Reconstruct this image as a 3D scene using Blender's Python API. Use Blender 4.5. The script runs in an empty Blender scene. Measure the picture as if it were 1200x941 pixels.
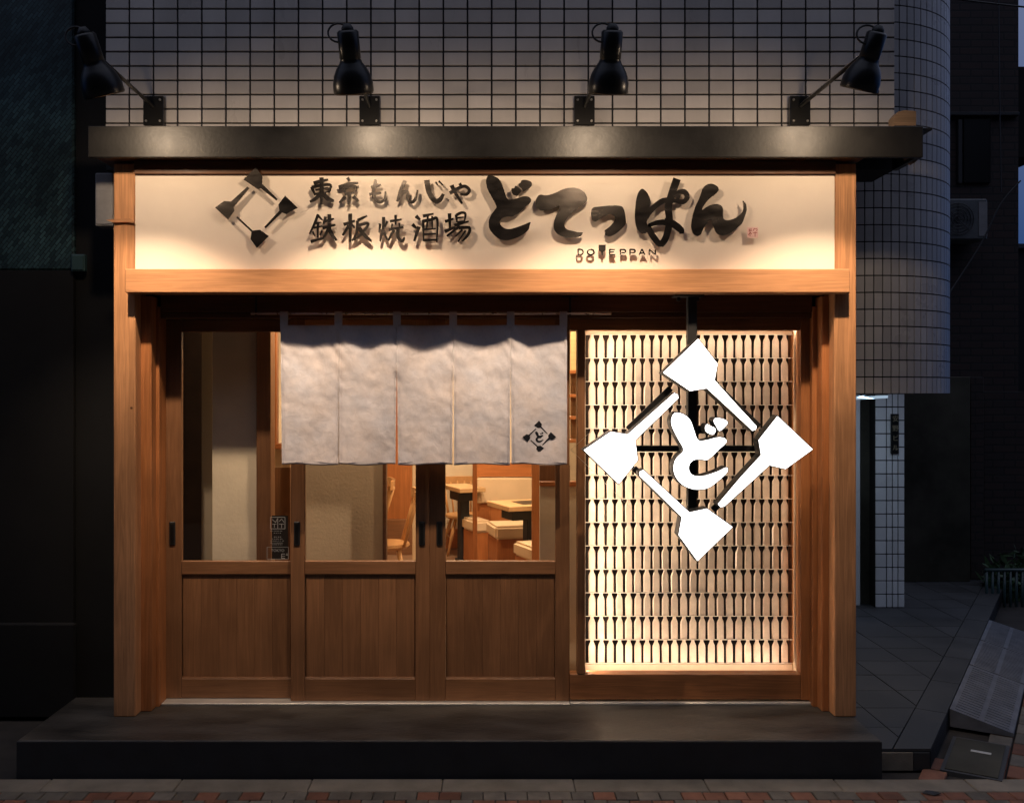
import bpy, bmesh, math, random
from mathutils import Vector, noise, Matrix
random.seed(7)
S = bpy.context.scene
COL = S.collection
R = math.radians

# ------------------------------------------------------------------ camera
EYE = 1.61; DIST = 5.0; F = 1130.0; VX = 570.0; VY = 460.0
cam = bpy.data.cameras.new('camera'); camo = bpy.data.objects.new('camera', cam); COL.objects.link(camo)
camo.location = (0, -DIST, EYE); camo.rotation_euler = (R(90), 0, 0)
cam.sensor_width = 36; cam.lens = 36*F/1200; cam.shift_x = (600-VX)/1200; cam.shift_y = (VY-470.5)/1200
cam.clip_start = 0.05; cam.clip_end = 500
S.camera = camo
# ------------------------------------------------------------------ view + world (dusk)
S.view_settings.view_transform = 'Standard'; S.view_settings.look = 'None'
S.view_settings.gamma = 1; S.view_settings.use_curve_mapping = False; S.view_settings.exposure = 0
W = bpy.data.worlds.new("World"); S.world = W; W.use_nodes = True
wn = W.node_tree.nodes; wl = W.node_tree.links
bg = wn['Background']
sky = wn.new('ShaderNodeTexSky'); sky.sky_type = 'NISHITA'; sky.sun_disc = False
sky.sun_elevation = R(-1.5); sky.sun_rotation = R(20); sky.ozone_density = 1.6; sky.dust_density = 0.2
sky.sun_elevation = R(-4.0)
# after sunset: faint Nishita glow plus the even blue of the dusk, paler with city glow overhead
tc = wn.new('ShaderNodeTexCoord'); sx = wn.new('ShaderNodeSeparateXYZ'); wl.new(tc.outputs['Generated'], sx.inputs[0])
mrg = wn.new('ShaderNodeMapRange'); mrg.inputs['From Min'].default_value = .1; mrg.inputs['From Max'].default_value = .9; wl.new(sx.outputs['Z'], mrg.inputs[0])
mxc = wn.new('ShaderNodeMix'); mxc.data_type = 'RGBA'; wl.new(mrg.outputs[0], mxc.inputs[0])
mxc.inputs[6].default_value = (.012, .050, .165, 1); mxc.inputs[7].default_value = (.40, .425, .55, 1)
adc = wn.new('ShaderNodeVectorMath'); adc.operation = 'MULTIPLY_ADD'; wl.new(sky.outputs[0], adc.inputs[0]); adc.inputs[1].default_value = (.02, .03, .06); wl.new(mxc.outputs[2], adc.inputs[2])
wl.new(adc.outputs[0], bg.inputs[0]); bg.inputs[1].default_value = 1.0
SPOT_POWER = 112.0
SPILL = 19.0
WARM = (1.0, 0.74, 0.50)
ROOM_WARM = (1.0, 0.70, 0.42)

# ------------------------------------------------------------------ helpers
def P(px, py, Y):
    """a point of the place: column / row seen from the camera's stand at depth Y"""
    k = (DIST+Y)/F
    return ((px-VX)*k, Y, EYE-(py-VY)*k)
def PX(px, Y): return (px-VX)*(DIST+Y)/F
def PZ(py, Y): return EYE-(py-VY)*(DIST+Y)/F

def link(name, bm, mat, parent=None, loc=None, smooth=False):
    me = bpy.data.meshes.new(name)
    bmesh.ops.recalc_face_normals(bm, faces=bm.faces)
    bm.to_mesh(me); bm.free()
    if mat: me.materials.append(mat)
    if smooth:
        for p in me.polygons: p.use_smooth = True
    o = bpy.data.objects.new(name, me); COL.objects.link(o)
    if parent:
        o.parent = parent
        # geometry is written in world metres: undo the parent's place
        o.matrix_parent_inverse = parent.matrix_world.inverted() if False else Matrix.Identity(4)
        o.location = -Vector(parent['base']) if 'base' in parent.keys() else (0, 0, 0)
    if loc is not None: o.location = Vector(loc) + (o.location if parent else Vector((0,0,0)))
    return o
def thing(name, label, cat, base=(0,0,0), group=None):
    o = bpy.data.objects.new(name, None); COL.objects.link(o); o.empty_display_size = .05
    o.location = base; o['base'] = [float(v) for v in base]
    o['label'] = label; o['category'] = cat
    if group: o['group'] = group
    return o
def tag(o, label, cat, group=None):
    o['label'] = label; o['category'] = cat
    if group: o['group'] = group
    return o
def struct(o, label=None):
    o['kind'] = 'structure'
    if label: o['label'] = label
    return o
def child(name, me, parent, loc=(0,0,0), rz=0):
    o = bpy.data.objects.new(name, me); COL.objects.link(o); o.parent = parent
    o.location = Vector(loc) - Vector(parent['base']) if 'base' in parent.keys() else Vector(loc)
    o.rotation_euler = (0, 0, rz)
    return o
def add_box(bm, x0, x1, y0, y1, z0, z1, bev=0.0):
    vs = [bm.verts.new((x, y, z)) for x in (x0, x1) for y in (y0, y1) for z in (z0, z1)]
    fs = [bm.faces.new([vs[i] for i in q]) for q in ((0,1,3,2),(4,6,7,5),(0,4,5,1),(2,3,7,6),(0,2,6,4),(1,5,7,3))]
    if bev > 0:
        es = list({e for f in fs for e in f.edges})
        bmesh.ops.bevel(bm, geom=es, offset=bev, segments=1, affect='EDGES')
    return bm
def box(name, x0, x1, y0, y1, z0, z1, mat, parent=None, bev=0.002):
    bm = bmesh.new(); add_box(bm, min(x0,x1), max(x0,x1), y0, y1, min(z0,z1), max(z0,z1), bev)
    return link(name, bm, mat, parent)
def add_prism(bm, pts, y0, y1):
    """pts: outline in (x, z); a plate from y0 (front) to y1 (back)"""
    a = [bm.verts.new((x, y0, z)) for x, z in pts]; b = [bm.verts.new((x, y1, z)) for x, z in pts]
    n = len(pts)
    f1 = bm.faces.new(a); f2 = bm.faces.new(b[::-1]); f1.normal_update(); f2.normal_update()
    for i in range(n): bm.faces.new((a[i], b[i], b[(i+1)%n], a[(i+1)%n]))
    bmesh.ops.triangulate(bm, faces=[f1, f2])
def add_poly_z(bm, pts, z0, z1):
    a = [bm.verts.new((x, y, z0)) for x, y in pts]; b = [bm.verts.new((x, y, z1)) for x, y in pts]
    n = len(pts); f1 = bm.faces.new(a); f2 = bm.faces.new(b[::-1]); f1.normal_update(); f2.normal_update()
    for i in range(n): bm.faces.new((a[i], b[i], b[(i+1)%n], a[(i+1)%n]))
    bmesh.ops.triangulate(bm, faces=[f1, f2])
def smooth_poly(pts, it=2):
    for _ in range(it):
        o = []
        for i in range(len(pts)):
            a = pts[i]; b = pts[(i+1) % len(pts)]
            o += [(a[0]*.78+b[0]*.22, a[1]*.78+b[1]*.22), (a[0]*.22+b[0]*.78, a[1]*.22+b[1]*.78)]
        pts = o
    return pts
def add_tube(bm, pts, r, n=10, caps=True):
    pts = [Vector(p) for p in pts]; rings = []
    rr = r if isinstance(r, (list, tuple)) else [r]*len(pts)
    up = None
    for i, p in enumerate(pts):
        t = (pts[min(i+1, len(pts)-1)] - pts[max(i-1, 0)]).normalized()
        if up is None: up = Vector((0,0,1)) if abs(t.z) < .9 else Vector((1,0,0))
        u = t.cross(up).normalized(); v = u.cross(t).normalized(); up = v
        rings.append([bm.verts.new(p + (u*math.cos(2*math.pi*k/n) + v*math.sin(2*math.pi*k/n))*rr[i]) for k in range(n)])
    for a, b in zip(rings, rings[1:]):
        for k in range(n): bm.faces.new((a[k], a[(k+1)%n], b[(k+1)%n], b[k]))
    if caps: bm.faces.new(rings[0]); bm.faces.new(rings[-1][::-1])
def tube(name, pts, r, mat, parent=None, n=10, smooth=True):
    bm = bmesh.new(); add_tube(bm, pts, r, n); return link(name, bm, mat, parent, smooth=smooth)
def catmull(pts, sub=5):
    if len(pts) < 3: 
        a, b = pts; return [tuple(a[k]+(b[k]-a[k])*t/sub for k in range(len(a))) for t in range(sub+1)]
    P_ = [pts[0]]+list(pts)+[pts[-1]]; out = []
    for i in range(1, len(P_)-2):
        for s in range(sub):
            t = s/sub
            out.append(tuple(.5*((2*P_[i][k])+(-P_[i-1][k]+P_[i+1][k])*t+(2*P_[i-1][k]-5*P_[i][k]+4*P_[i+1][k]-P_[i+2][k])*t*t+(-P_[i-1][k]+3*P_[i][k]-3*P_[i+1][k]+P_[i+2][k])*t**3) for k in range(len(pts[0]))))
    out.append(tuple(pts[-1])); return out
def add_stroke(bm, pts, y0, y1):
    """brush stroke: pts (x, z, width) -> plate"""
    q = catmull(pts, 5); secs = []
    for i, (x, z, w) in enumerate(q):
        a = q[max(i-1, 0)]; b = q[min(i+1, len(q)-1)]
        dx, dz = b[0]-a[0], b[1]-a[1]; L = math.hypot(dx, dz) or 1e-6
        nx, nz = -dz/L, dx/L; w = max(w, .0008)*.5
        secs.append([bm.verts.new((x+nx*w*s, y, z+nz*w*s)) for s in (1, -1) for y in (y0, y1)])
    for a, b in zip(secs, secs[1:]):
        bm.faces.new((a[0], b[0], b[2], a[2])); bm.faces.new((a[1], a[3], b[3], b[1]))
        bm.faces.new((a[0], a[1], b[1], b[0])); bm.faces.new((a[2], b[2], b[3], a[3]))
    for s in (secs[0], secs[-1]): bm.faces.new((s[0], s[2], s[3], s[1]))
def text_mesh(body, size, depth=0.0005, res=3):
    cu = bpy.data.curves.new('text', 'FONT'); cu.body = body; cu.size = size; cu.extrude = depth; cu.resolution_u = res
    cu.align_x = 'CENTER'; cu.align_y = 'CENTER'
    o = bpy.data.objects.new('text', cu); COL.objects.link(o)
    bpy.context.view_layer.update()
    dg = bpy.context.evaluated_depsgraph_get()
    me = bpy.data.meshes.new_from_object(o.evaluated_get(dg)); bpy.data.objects.remove(o)
    me.transform(Matrix.Rotation(R(90), 4, 'X'))
    return me

def area(name, loc, rot, sx, sy, power, col):
    ld = bpy.data.lights.new(name, 'AREA'); ld.shape = 'RECTANGLE'; ld.size = sx; ld.size_y = sy; ld.energy = power; ld.color = col
    o = bpy.data.objects.new(name, ld); COL.objects.link(o); o.location = loc; o.rotation_euler = rot; return o

# ------------------------------------------------------------------ materials
def mat_new(name):
    m = bpy.data.materials.new(name); m.use_nodes = True
    return m, m.node_tree.nodes, m.node_tree.links, m.node_tree.nodes['Principled BSDF']
def plain(name, col, rough=.5, metal=0, spec=.5, var=0.0, vscale=20, bump=0.0, bscale=200, stretch=(1,1,1), rnd=0.0, var2=None, coat=0):
    m, n, l, b = mat_new(name)
    b.inputs['Base Color'].default_value = (*col, 1); b.inputs['Roughness'].default_value = rough
    b.inputs['Metallic'].default_value = metal; b.inputs['Specular IOR Level'].default_value = spec
    if coat: b.inputs['Coat Weight'].default_value = coat; b.inputs['Coat Roughness'].default_value = .15
    g = n.new('ShaderNodeNewGeometry'); mp = n.new('ShaderNodeMapping'); mp.inputs['Scale'].default_value = stretch
    l.new(g.outputs['Position'], mp.inputs[0])
    src = None
    if var or rnd:
        t = n.new('ShaderNodeTexNoise'); t.inputs['Scale'].default_value = vscale; t.inputs['Detail'].default_value = 6
        t.inputs['Roughness'].default_value = .6
        l.new(mp.outputs[0], t.inputs[0])
        r = n.new('ShaderNodeMapRange'); r.inputs['From Min'].default_value = .3; r.inputs['From Max'].default_value = .7
        r.inputs['To Min'].default_value = 1-var; r.inputs['To Max'].default_value = 1+var
        l.new(t.outputs[0], r.inputs[0]); val = r.outputs[0]
        if rnd:
            oi = n.new('ShaderNodeObjectInfo'); r2 = n.new('ShaderNodeMapRange')
            r2.inputs['To Min'].default_value = 1-rnd; r2.inputs['To Max'].default_value = 1+rnd
            l.new(oi.outputs['Random'], r2.inputs[0]); mu = n.new('ShaderNodeMath'); mu.operation = 'MULTIPLY'
            l.new(val, mu.inputs[0]); l.new(r2.outputs[0], mu.inputs[1]); val = mu.outputs[0]
        vm = n.new('ShaderNodeVectorMath'); vm.operation = 'SCALE'; vm.inputs[0].default_value = col
        l.new(val, vm.inputs['Scale']); l.new(vm.outputs[0], b.inputs['Base Color'])
        rr = n.new('ShaderNodeMapRange'); rr.inputs['To Min'].default_value = max(.05, rough-.12); rr.inputs['To Max'].default_value = min(1, rough+.12)
        l.new(t.outputs[0], rr.inputs[0]); l.new(rr.outputs[0], b.inputs['Roughness'])
    if bump:
        t2 = n.new('ShaderNodeTexNoise'); t2.inputs['Scale'].default_value = bscale; t2.inputs['Detail'].default_value = 5
        l.new(mp.outputs[0], t2.inputs[0]); bp = n.new('ShaderNodeBump'); bp.inputs['Strength'].default_value = bump; bp.inputs['Distance'].default_value = .004
        l.new(t2.outputs[0], bp.inputs['Height']); l.new(bp.outputs[0], b.inputs['Normal'])
    return m
def wood(name, col, axis='z', rough=.5, contrast=.28, dirt=.2):
    """grain runs along axis; warm growth-ring streaks, pores, blotches"""
    m, n, l, b = mat_new(name)
    g = n.new('ShaderNodeNewGeometry'); mp = n.new('ShaderNodeMapping')
    sc = {'z': (26, 26, 1.1), 'x': (1.1, 26, 26), 'y': (26, 1.1, 26)}[axis]
    mp.inputs['Scale'].default_value = sc; oi = n.new('ShaderNodeObjectInfo')
    cx = n.new('ShaderNodeVectorMath'); cx.operation = 'SCALE'; cx.inputs[0].default_value = (37, 11, 23)
    l.new(oi.outputs['Random'], cx.inputs['Scale']); ad = n.new('ShaderNodeVectorMath'); ad.operation = 'ADD'
    l.new(g.outputs['Position'], ad.inputs[0]); l.new(cx.outputs[0], ad.inputs[1]); l.new(ad.outputs[0], mp.inputs[0])
    t = n.new('ShaderNodeTexNoise'); t.inputs['Scale'].default_value = 1.0; t.inputs['Detail'].default_value = 5; t.inputs['Distortion'].default_value = 1.2
    l.new(mp.outputs[0], t.inputs[0])
    wv = n.new('ShaderNodeMath'); wv.operation = 'MULTIPLY'; wv.inputs[1].default_value = 24; l.new(t.outputs[0], wv.inputs[0])
    sn = n.new('ShaderNodeMath'); sn.operation = 'SINE'; l.new(wv.outputs[0], sn.inputs[0])
    t3 = n.new('ShaderNodeTexNoise'); t3.inputs['Scale'].default_value = 6; t3.inputs['Detail'].default_value = 4; l.new(mp.outputs[0], t3.inputs[0])
    big = n.new('ShaderNodeTexNoise'); big.inputs['Scale'].default_value = 3.0; big.inputs['Detail'].default_value = 3; l.new(ad.outputs[0], big.inputs[0])
    def mr(src, a, c, f0=0.3, f1=.7):
        r = n.new('ShaderNodeMapRange'); r.inputs['From Min'].default_value = f0; r.inputs['From Max'].default_value = f1
        r.inputs['To Min'].default_value = a; r.inputs['To Max'].default_value = c; l.new(src, r.inputs[0]); return r.outputs[0]
    def mul(a, c):
        k = n.new('ShaderNodeMath'); k.operation = 'MULTIPLY'; l.new(a, k.inputs[0]); l.new(c, k.inputs[1]); return k.outputs[0]
    v = mul(mul(mr(sn.outputs[0], 1-contrast*.5, 1+contrast*.35, -1, 1), mr(t3.outputs[0], 1-contrast*.6, 1+contrast*.4)), mr(big.outputs[0], 1-dirt, 1+dirt*.6))
    v = mul(v, mr(oi.outputs['Random'], .88, 1.08, 0, 1))
    vm = n.new('ShaderNodeVectorMath'); vm.operation = 'SCALE'; vm.inputs[0].default_value = col; l.new(v, vm.inputs['Scale'])
    l.new(vm.outputs[0], b.inputs['Base Color']); b.inputs['Specular IOR Level'].default_value = .35
    l.new(mr(t3.outputs[0], rough-.1, rough+.15), b.inputs['Roughness'])
    bp = n.new('ShaderNodeBump'); bp.inputs['Strength'].default_value = .25; bp.inputs['Distance'].default_value = .002
    l.new(t3.outputs[0], bp.inputs['Height']); l.new(bp.outputs[0], b.inputs['Normal'])
    return m
def emit(name, col, strength):
    m, n, l, b = mat_new(name); b.inputs['Base Color'].default_value = (*col, 1)
    b.inputs['Emission Color'].default_value = (*col, 1); b.inputs['Emission Strength'].default_value = strength
    return m
def glass(name, tint=(1,1,1), ior=1.45, refl=1.0):
    m = bpy.data.materials.new(name); m.use_nodes = True; n = m.node_tree.nodes; l = m.node_tree.links
    n.remove(n['Principled BSDF']); out = n['Material Output']
    tr = n.new('ShaderNodeBsdfTransparent'); tr.inputs[0].default_value = (*tint, 1)
    gl = n.new('ShaderNodeBsdfGlossy'); gl.inputs['Roughness'].default_value = .02
    fr = n.new('ShaderNodeFresnel'); ge = n.new('ShaderNodeNewGeometry'); mi = n.new('ShaderNodeMix')
    mi.inputs[2].default_value = ior; mi.inputs[3].default_value = 1/ior      # same thin-pane reflection on both faces
    l.new(ge.outputs['Backfacing'], mi.inputs[0]); l.new(mi.outputs[0], fr.inputs[0])
    mx = n.new('ShaderNodeMixShader'); l.new(fr.outputs[0], mx.inputs[0]); l.new(tr.outputs[0], mx.inputs[1]); l.new(gl.outputs[0], mx.inputs[2])
    l.new(mx.outputs[0], out.inputs[0]); return m

M = {}
M['post'] = wood('cedar_upright', (.50, .245, .112), 'z', .5)
M['beam'] = wood('cedar_level', (.50, .245, .112), 'x', .5, .2, .12)
M['jamb'] = wood('jamb_wood', (.40, .155, .055), 'z', .42, .24)
M['door'] = wood('door_wood_upright', (.225, .105, .048), 'z', .45, .2)
M['door_h'] = wood('door_wood_level', (.225, .105, .048), 'x', .45, .2)
M['dark_h'] = wood('dark_header_wood', (.12, .052, .024), 'x', .5)
M['inner'] = wood('inner_orange_wood', (.46, .17, .055), 'z', .4, .18, .1)
M['inner_h'] = wood('inner_orange_wood_level', (.46, .17, .055), 'x', .4, .18, .1)
M['pale_wood'] = wood('pale_furniture_wood', (.62, .40, .20), 'x', .4, .12, .08)
M['chair'] = wood('chair_wood', (.60, .33, .14), 'z', .35, .12, .08)
M['black'] = plain('black_metal_paint', (.010, .010, .011), .55, 0, .5, .15, 12)
M['fascia'] = plain('black_fascia_steel', (.006, .0055, .005), .44, 0, .42, .25, 5, .12, 60)
M['gloss_black'] = plain('gloss_black_enamel', (.007, .007, .007), .30, 0, .35)
M['steel'] = plain('brushed_steel', (.55, .53, .50), .3, 1, .5, .1, 40)
M['letter'] = plain('dark_bronze_letter_metal', (.30, .262, .235), .24, 1, .5, .10, 6, stretch=(1, 1, 4))
M['letter_side'] = M['letter']
M['board'] = plain('cream_sign_panel', (.72, .625, .53), .6, 0, .3, .035, 4, .04, 30)
M['cloth'] = plain('washed_linen', (.60, .56, .585), .9, 0, .1, .10, 7, .3, 160)
M['cloth_dark'] = plain('linen_tape', (.36, .36, .40), .9, 0, .1, .1, 20, .3, 300)
def cloth_mat():
    m, n, l, b = mat_new('mottled_washed_linen'); g = n.new('ShaderNodeNewGeometry')
    t = n.new('ShaderNodeTexNoise'); t.inputs['Scale'].default_value = 5; t.inputs['Detail'].default_value = 7; t.inputs['Roughness'].default_value = .62; l.new(g.outputs['Position'], t.inputs[0])
    t2 = n.new('ShaderNodeTexNoise'); t2.inputs['Scale'].default_value = 34; t2.inputs['Detail'].default_value = 6; t2.inputs['Distortion'].default_value = 1.6; l.new(g.outputs['Position'], t2.inputs[0])
    r = n.new('ShaderNodeMapRange'); r.inputs['From Min'].default_value = .28; r.inputs['From Max'].default_value = .72; l.new(t.outputs[0], r.inputs[0])
    mx = n.new('ShaderNodeMix'); mx.data_type = 'RGBA'; mx.inputs[6].default_value = (.53, .535, .60, 1); mx.inputs[7].default_value = (.66, .58, .555, 1); l.new(r.outputs[0], mx.inputs[0])
    r2 = n.new('ShaderNodeMapRange'); r2.inputs['From Min'].default_value = .3; r2.inputs['From Max'].default_value = .7; r2.inputs['To Min'].default_value = .93; r2.inputs['To Max'].default_value = 1.05; l.new(t2.outputs[0], r2.inputs[0])
    vm = n.new('ShaderNodeVectorMath'); vm.operation = 'SCALE'; l.new(mx.outputs[2], vm.inputs[0]); l.new(r2.outputs[0], vm.inputs['Scale']); l.new(vm.outputs[0], b.inputs['Base Color'])
    b.inputs['Roughness'].default_value = .95; b.inputs['Specular IOR Level'].default_value = .1
    wv = n.new('ShaderNodeTexNoise'); wv.inputs['Scale'].default_value = 420; wv.inputs['Detail'].default_value = 2; l.new(g.outputs['Position'], wv.inputs[0])
    ad = n.new('ShaderNodeMath'); ad.operation = 'MULTIPLY_ADD'; ad.inputs[1].default_value = .12; l.new(wv.outputs[0], ad.inputs[0]); l.new(t2.outputs[0], ad.inputs[2])
    bp = n.new('ShaderNodeBump'); bp.inputs['Strength'].default_value = .6; bp.inputs['Distance'].default_value = .0020; l.new(ad.outputs[0], bp.inputs['Height']); l.new(bp.outputs[0], b.inputs['Normal']); return m
M['cloth'] = cloth_mat()
M['print'] = plain('black_cloth_ink', (.012, .013, .018), .85, 0, .1)
M['tile'] = plain('grey_white_glazed_tile', (.47, .44, .415), .30, 0, .5, .13, 2.2, .07, 40, stretch=(1.6, 1, .5), rnd=.15)
M['joint'] = plain('black_grout', (.014, .014, .015), .85)
M['tile_drum'] = plain('cool_grey_tile', (.34, .335, .345), .3, 0, .5, .10, 4, .05, 60, rnd=.12)
M['tile_pillar'] = plain('white_pillar_tile', (.78, .80, .84), .3, 0, .5, .06, 4, rnd=.08)
M['white_sign'] = emit('sign_light_face', (1.0, .985, .97), 3.2)
M['glass'] = glass('clear_pane')
M['case_glass'] = glass('case_pane', (.98, .97, .95), 1.3)
M['step_top'] = plain('trowelled_concrete', (.044, .040, .035), .46, 0, .4, .65, 2.4, .7, 26, stretch=(1, 2.6, 1))
M['step_face'] = plain('black_step_face', (.020, .021, .024), .6, 0, .4, .2, 8, .1, 80)
M['spatula'] = plain('champagne_steel', (.80, .66, .52), .38, .12, .6, .12, 14, rnd=.08)
M['rail'] = plain('pale_rail', (.86, .78, .66), .4)
M['case_in'] = plain('pale_case_lining', (.70, .54, .38), .45, 0, .4, .06, 20)
M['dim_room'] = plain('dim_room_dark', (.022, .012, .008), .6, 0, .3, .3, 10)
M['led'] = emit('warm_strip_light', (1.0, .80, .56), 1.3)
M['plaster'] = plain('beige_plaster', (.68, .59, .45), .85, 0, .2, .08, 6, .3, 50)
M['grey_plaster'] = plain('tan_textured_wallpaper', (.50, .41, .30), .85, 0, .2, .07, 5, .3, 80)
M['shade_tan'] = plain('shaded_tan_wall', (.30, .26, .20), .85)  # darker tan: the shade on the partition return put into its colour
M['cream'] = plain('cream_upholstery', (.70, .54, .36), .55, 0, .4, .04, 9)
M['floor_in'] = plain('brown_interior_floor', (.22, .13, .08), .45, 0, .4, .2, 6)
M['ceiling'] = plain('dark_ceiling', (.20, .17, .14), .9)
M['alum'] = plain('aluminium_sill', (.62, .60, .57), .38, .6, .5, .12, 10)
M['teal'] = plain('teal_glazed_wall', (.028, .058, .064), .34, 0, .5, .25, 2)
M['dark_wall'] = plain('plain_dark_wall', (.009, .009, .0095), .8, 0, .2, .3, 2)
M['grime_wall'] = plain('grimy_concrete', (.05, .048, .038), .85, 0, .2, .55, 1.6, .3, 20)
M['brickdark'] = None
M['ac'] = plain('aged_white_unit', (.09, .10, .11), .5, 0, .4, .2, 12)
M['rubber'] = plain('grey_kerb_ramp', (.115, .125, .15), .7, 0, .3, .25, 9, .4, 220)
M['slab'] = plain('granite_alley_paving', (.036, .038, .041), .6, 0, .4, .22, 3.5, .35, 120, rnd=.2)
M['street'] = plain('sand_joint_ground', (.035, .032, .030), .9, 0, .2, .3, 6)
M['stone'] = plain('beige_kerb_stone', (.17, .15, .12), .75, 0, .3, .25, 7, .4, 150, rnd=.12)
M['brick_red'] = plain('red_paver', (.15, .068, .044), .8, 0, .3, .25, 14, .4, 200, rnd=.3)
M['brick_grey'] = plain('grey_paver', (.115, .104, .088), .8, 0, .3, .25, 14, .4, 200, rnd=.25)
M['leaf'] = plain('dark_leaf', (.035, .075, .03), .5, 0, .4, .3, 30)
M['seal'] = plain('pale_pink_seal_metal', (.72, .48, .44), .5, 0, .5, .1, 30)
M['seal_red'] = plain('red_seal_ink', (.30, .05, .04), .6)
M['white_ink'] = plain('white_ink', (.50, .50, .47), .7)
M['film'] = plain('dark_film', (.020, .014, .010), .5)
M['box_grey'] = plain('grey_meter_box', (.20, .20, .21), .5, 0, .4, .15, 12)
M['plate'] = plain('black_name_plate', (.010, .011, .012), .3)
M['plate_ink'] = plain('dull_gold_letter', (.30, .26, .18), .5)

def brick_wall_mat():
    m, n, l, b = mat_new('dark_brick_veneer')
    g = n.new('ShaderNodeNewGeometry'); mp = n.new('ShaderNodeMapping'); mp.inputs['Rotation'].default_value = (R(90), 0, 0)
    l.new(g.outputs['Position'], mp.inputs[0]); t = n.new('ShaderNodeTexBrick')
    t.inputs['Color1'].default_value = (.030, .017, .015, 1); t.inputs['Color2'].default_value = (.020, .014, .014, 1); t.inputs['Mortar'].default_value = (.009, .008, .008, 1)
    t.inputs['Scale'].default_value = 1; t.inputs['Brick Width'].default_value = .21; t.inputs['Row Height'].default_value = .07; t.inputs['Mortar Size'].default_value = .008
    l.new(mp.outputs[0], t.inputs[0]); l.new(t.outputs[0], b.inputs['Base Color']); b.inputs['Roughness'].default_value = .8
    bp = n.new('ShaderNodeBump'); bp.inputs['Strength'].default_value = .5; bp.inputs['Distance'].default_value = .01; bp.invert = True
    l.new(t.outputs['Fac'], bp.inputs['Height']); l.new(bp.outputs[0], b.inputs['Normal']); return m
M['brickdark'] = brick_wall_mat()
def scale_wall_mat():
    """small lozenge glazed tiles of the neighbour's wall"""
    m, n, l, b = mat_new('teal_lozenge_tiles')
    g = n.new('ShaderNodeNewGeometry'); mp = n.new('ShaderNodeMapping'); mp.inputs['Rotation'].default_value = (R(90), R(0), R(0))
    mp2 = n.new('ShaderNodeMapping'); mp2.inputs['Rotation'].default_value = (0, 0, R(52))
    l.new(g.outputs['Position'], mp.inputs[0]); l.new(mp.outputs[0], mp2.inputs[0]); t = n.new('ShaderNodeTexBrick')
    t.inputs['Color1'].default_value = (.040, .085, .095, 1); t.inputs['Color2'].default_value = (.014, .030, .036, 1); t.inputs['Mortar'].default_value = (.006, .012, .015, 1)
    t.inputs['Scale'].default_value = 1; t.inputs['Brick Width'].default_value = .05; t.inputs['Row Height'].default_value = .018; t.inputs['Mortar Size'].default_value = .002
    l.new(mp2.outputs[0], t.inputs[0])
    nz = n.new('ShaderNodeTexNoise'); nz.inputs['Scale'].default_value = 3; nz.inputs['Detail'].default_value = 5; l.new(g.outputs['Position'], nz.inputs[0])
    r = n.new('ShaderNodeMapRange'); r.inputs['From Min'].default_value = .35; r.inputs['From Max'].default_value = .65; r.inputs['To Min'].default_value = .55; r.inputs['To Max'].default_value = 1.3
    l.new(nz.outputs[0], r.inputs[0]); vm = n.new('ShaderNodeVectorMath'); vm.operation = 'SCALE'; l.new(t.outputs[0], vm.inputs[0]); l.new(r.outputs[0], vm.inputs['Scale'])
    l.new(vm.outputs[0], b.inputs['Base Color']); b.inputs['Roughness'].default_value = .35
    bp = n.new('ShaderNodeBump'); bp.inputs['Strength'].default_value = .6; bp.inputs['Distance'].default_value = .004; bp.invert = True
    l.new(t.outputs['Fac'], bp.inputs['Height']); l.new(bp.outputs[0], b.inputs['Normal']); return m
M['lozenge'] = scale_wall_mat()

# ------------------------------------------------------------------ ground
STX1k = 1.835
GZ = -.169        # street paving level; z = 0 is the top of the shop's step
SZ = -.078        # alley slab level
struct(box('ground', -60, 60, -40, 60, GZ-.3, GZ-.02, M['street'], bev=0))
# stone band along the step, then rows of pavers
pav = bpy.data.objects.new('pavement', None); COL.objects.link(pav); pav['kind'] = 'structure'; pav['base'] = [0., 0., 0.]
def slab_mesh(name, w, d, h, mat, bev=.003):
    bm = bmesh.new(); add_box(bm, 0, w, 0, d, -h, 0, bev); me = bpy.data.meshes.new(name); bm.to_mesh(me); bm.free(); me.materials.append(mat); return me
x = -3.2; me_st = slab_mesh('stone', .597, .137, .03, M['stone'], .004)
while x < 2.25:
    child('stone', me_st, pav, (x, -.692, GZ+random.uniform(-.0015, .0015))); x += .60
bw, bd = .0975, .085
meb = [slab_mesh('brick', bw-.004, bd-.004, .03, M[k], .003) for k in ('brick_red', 'brick_grey')]
nb = 0
for r in range(3):
    yy = -.697-bd*(r+1); off = (r % 2)*bw*.55
    x = -2.45+off
    while x < 3.3:
        k = 0 if random.random() < (.38 + .1*r) else 1
        if -.0 < x < 0: pass
        child('brick', meb[k], pav, (x, yy, GZ+random.uniform(-.0015, .0015))); nb += 1
        x += bw
# angled bricks beside the kerb ramps, running with the alley
kd = Vector((1.595, 2.547, 0)).normalized(); kn = Vector((kd.y, -kd.x, 0))    # along the kerb / away from it
ang = math.atan2(kd.y, kd.x)
for i in range(-5, 16):
    for j in range(0, 7):
        p = Vector((2.12, -.43, 0)) + kd*(i*.17) + kn*(.06+j*.115 + (0))
        if p.y < -.66 or p.x > 4.0: continue
        q = kd*(.085 if j % 2 else 0)
        if i in range(1, 20) and j < 2: continue      # under the ramps
        if nb >= 298: break
        k = 0 if random.random() < .42 else 1
        o = child('brick', bpy.data.meshes['brick'] if k == 0 else meb[1], pav, p+q+Vector((0, 0, GZ-.002)), ang); o.scale = (1.7, 1.3, 1); nb += 1
# the sheet under and beyond the laid bricks
struct(box('road', -30, 30, -30, -.96, GZ-.04, GZ-.006, M['stone'], bev=0))
M_far = M['brick_grey']
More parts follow.
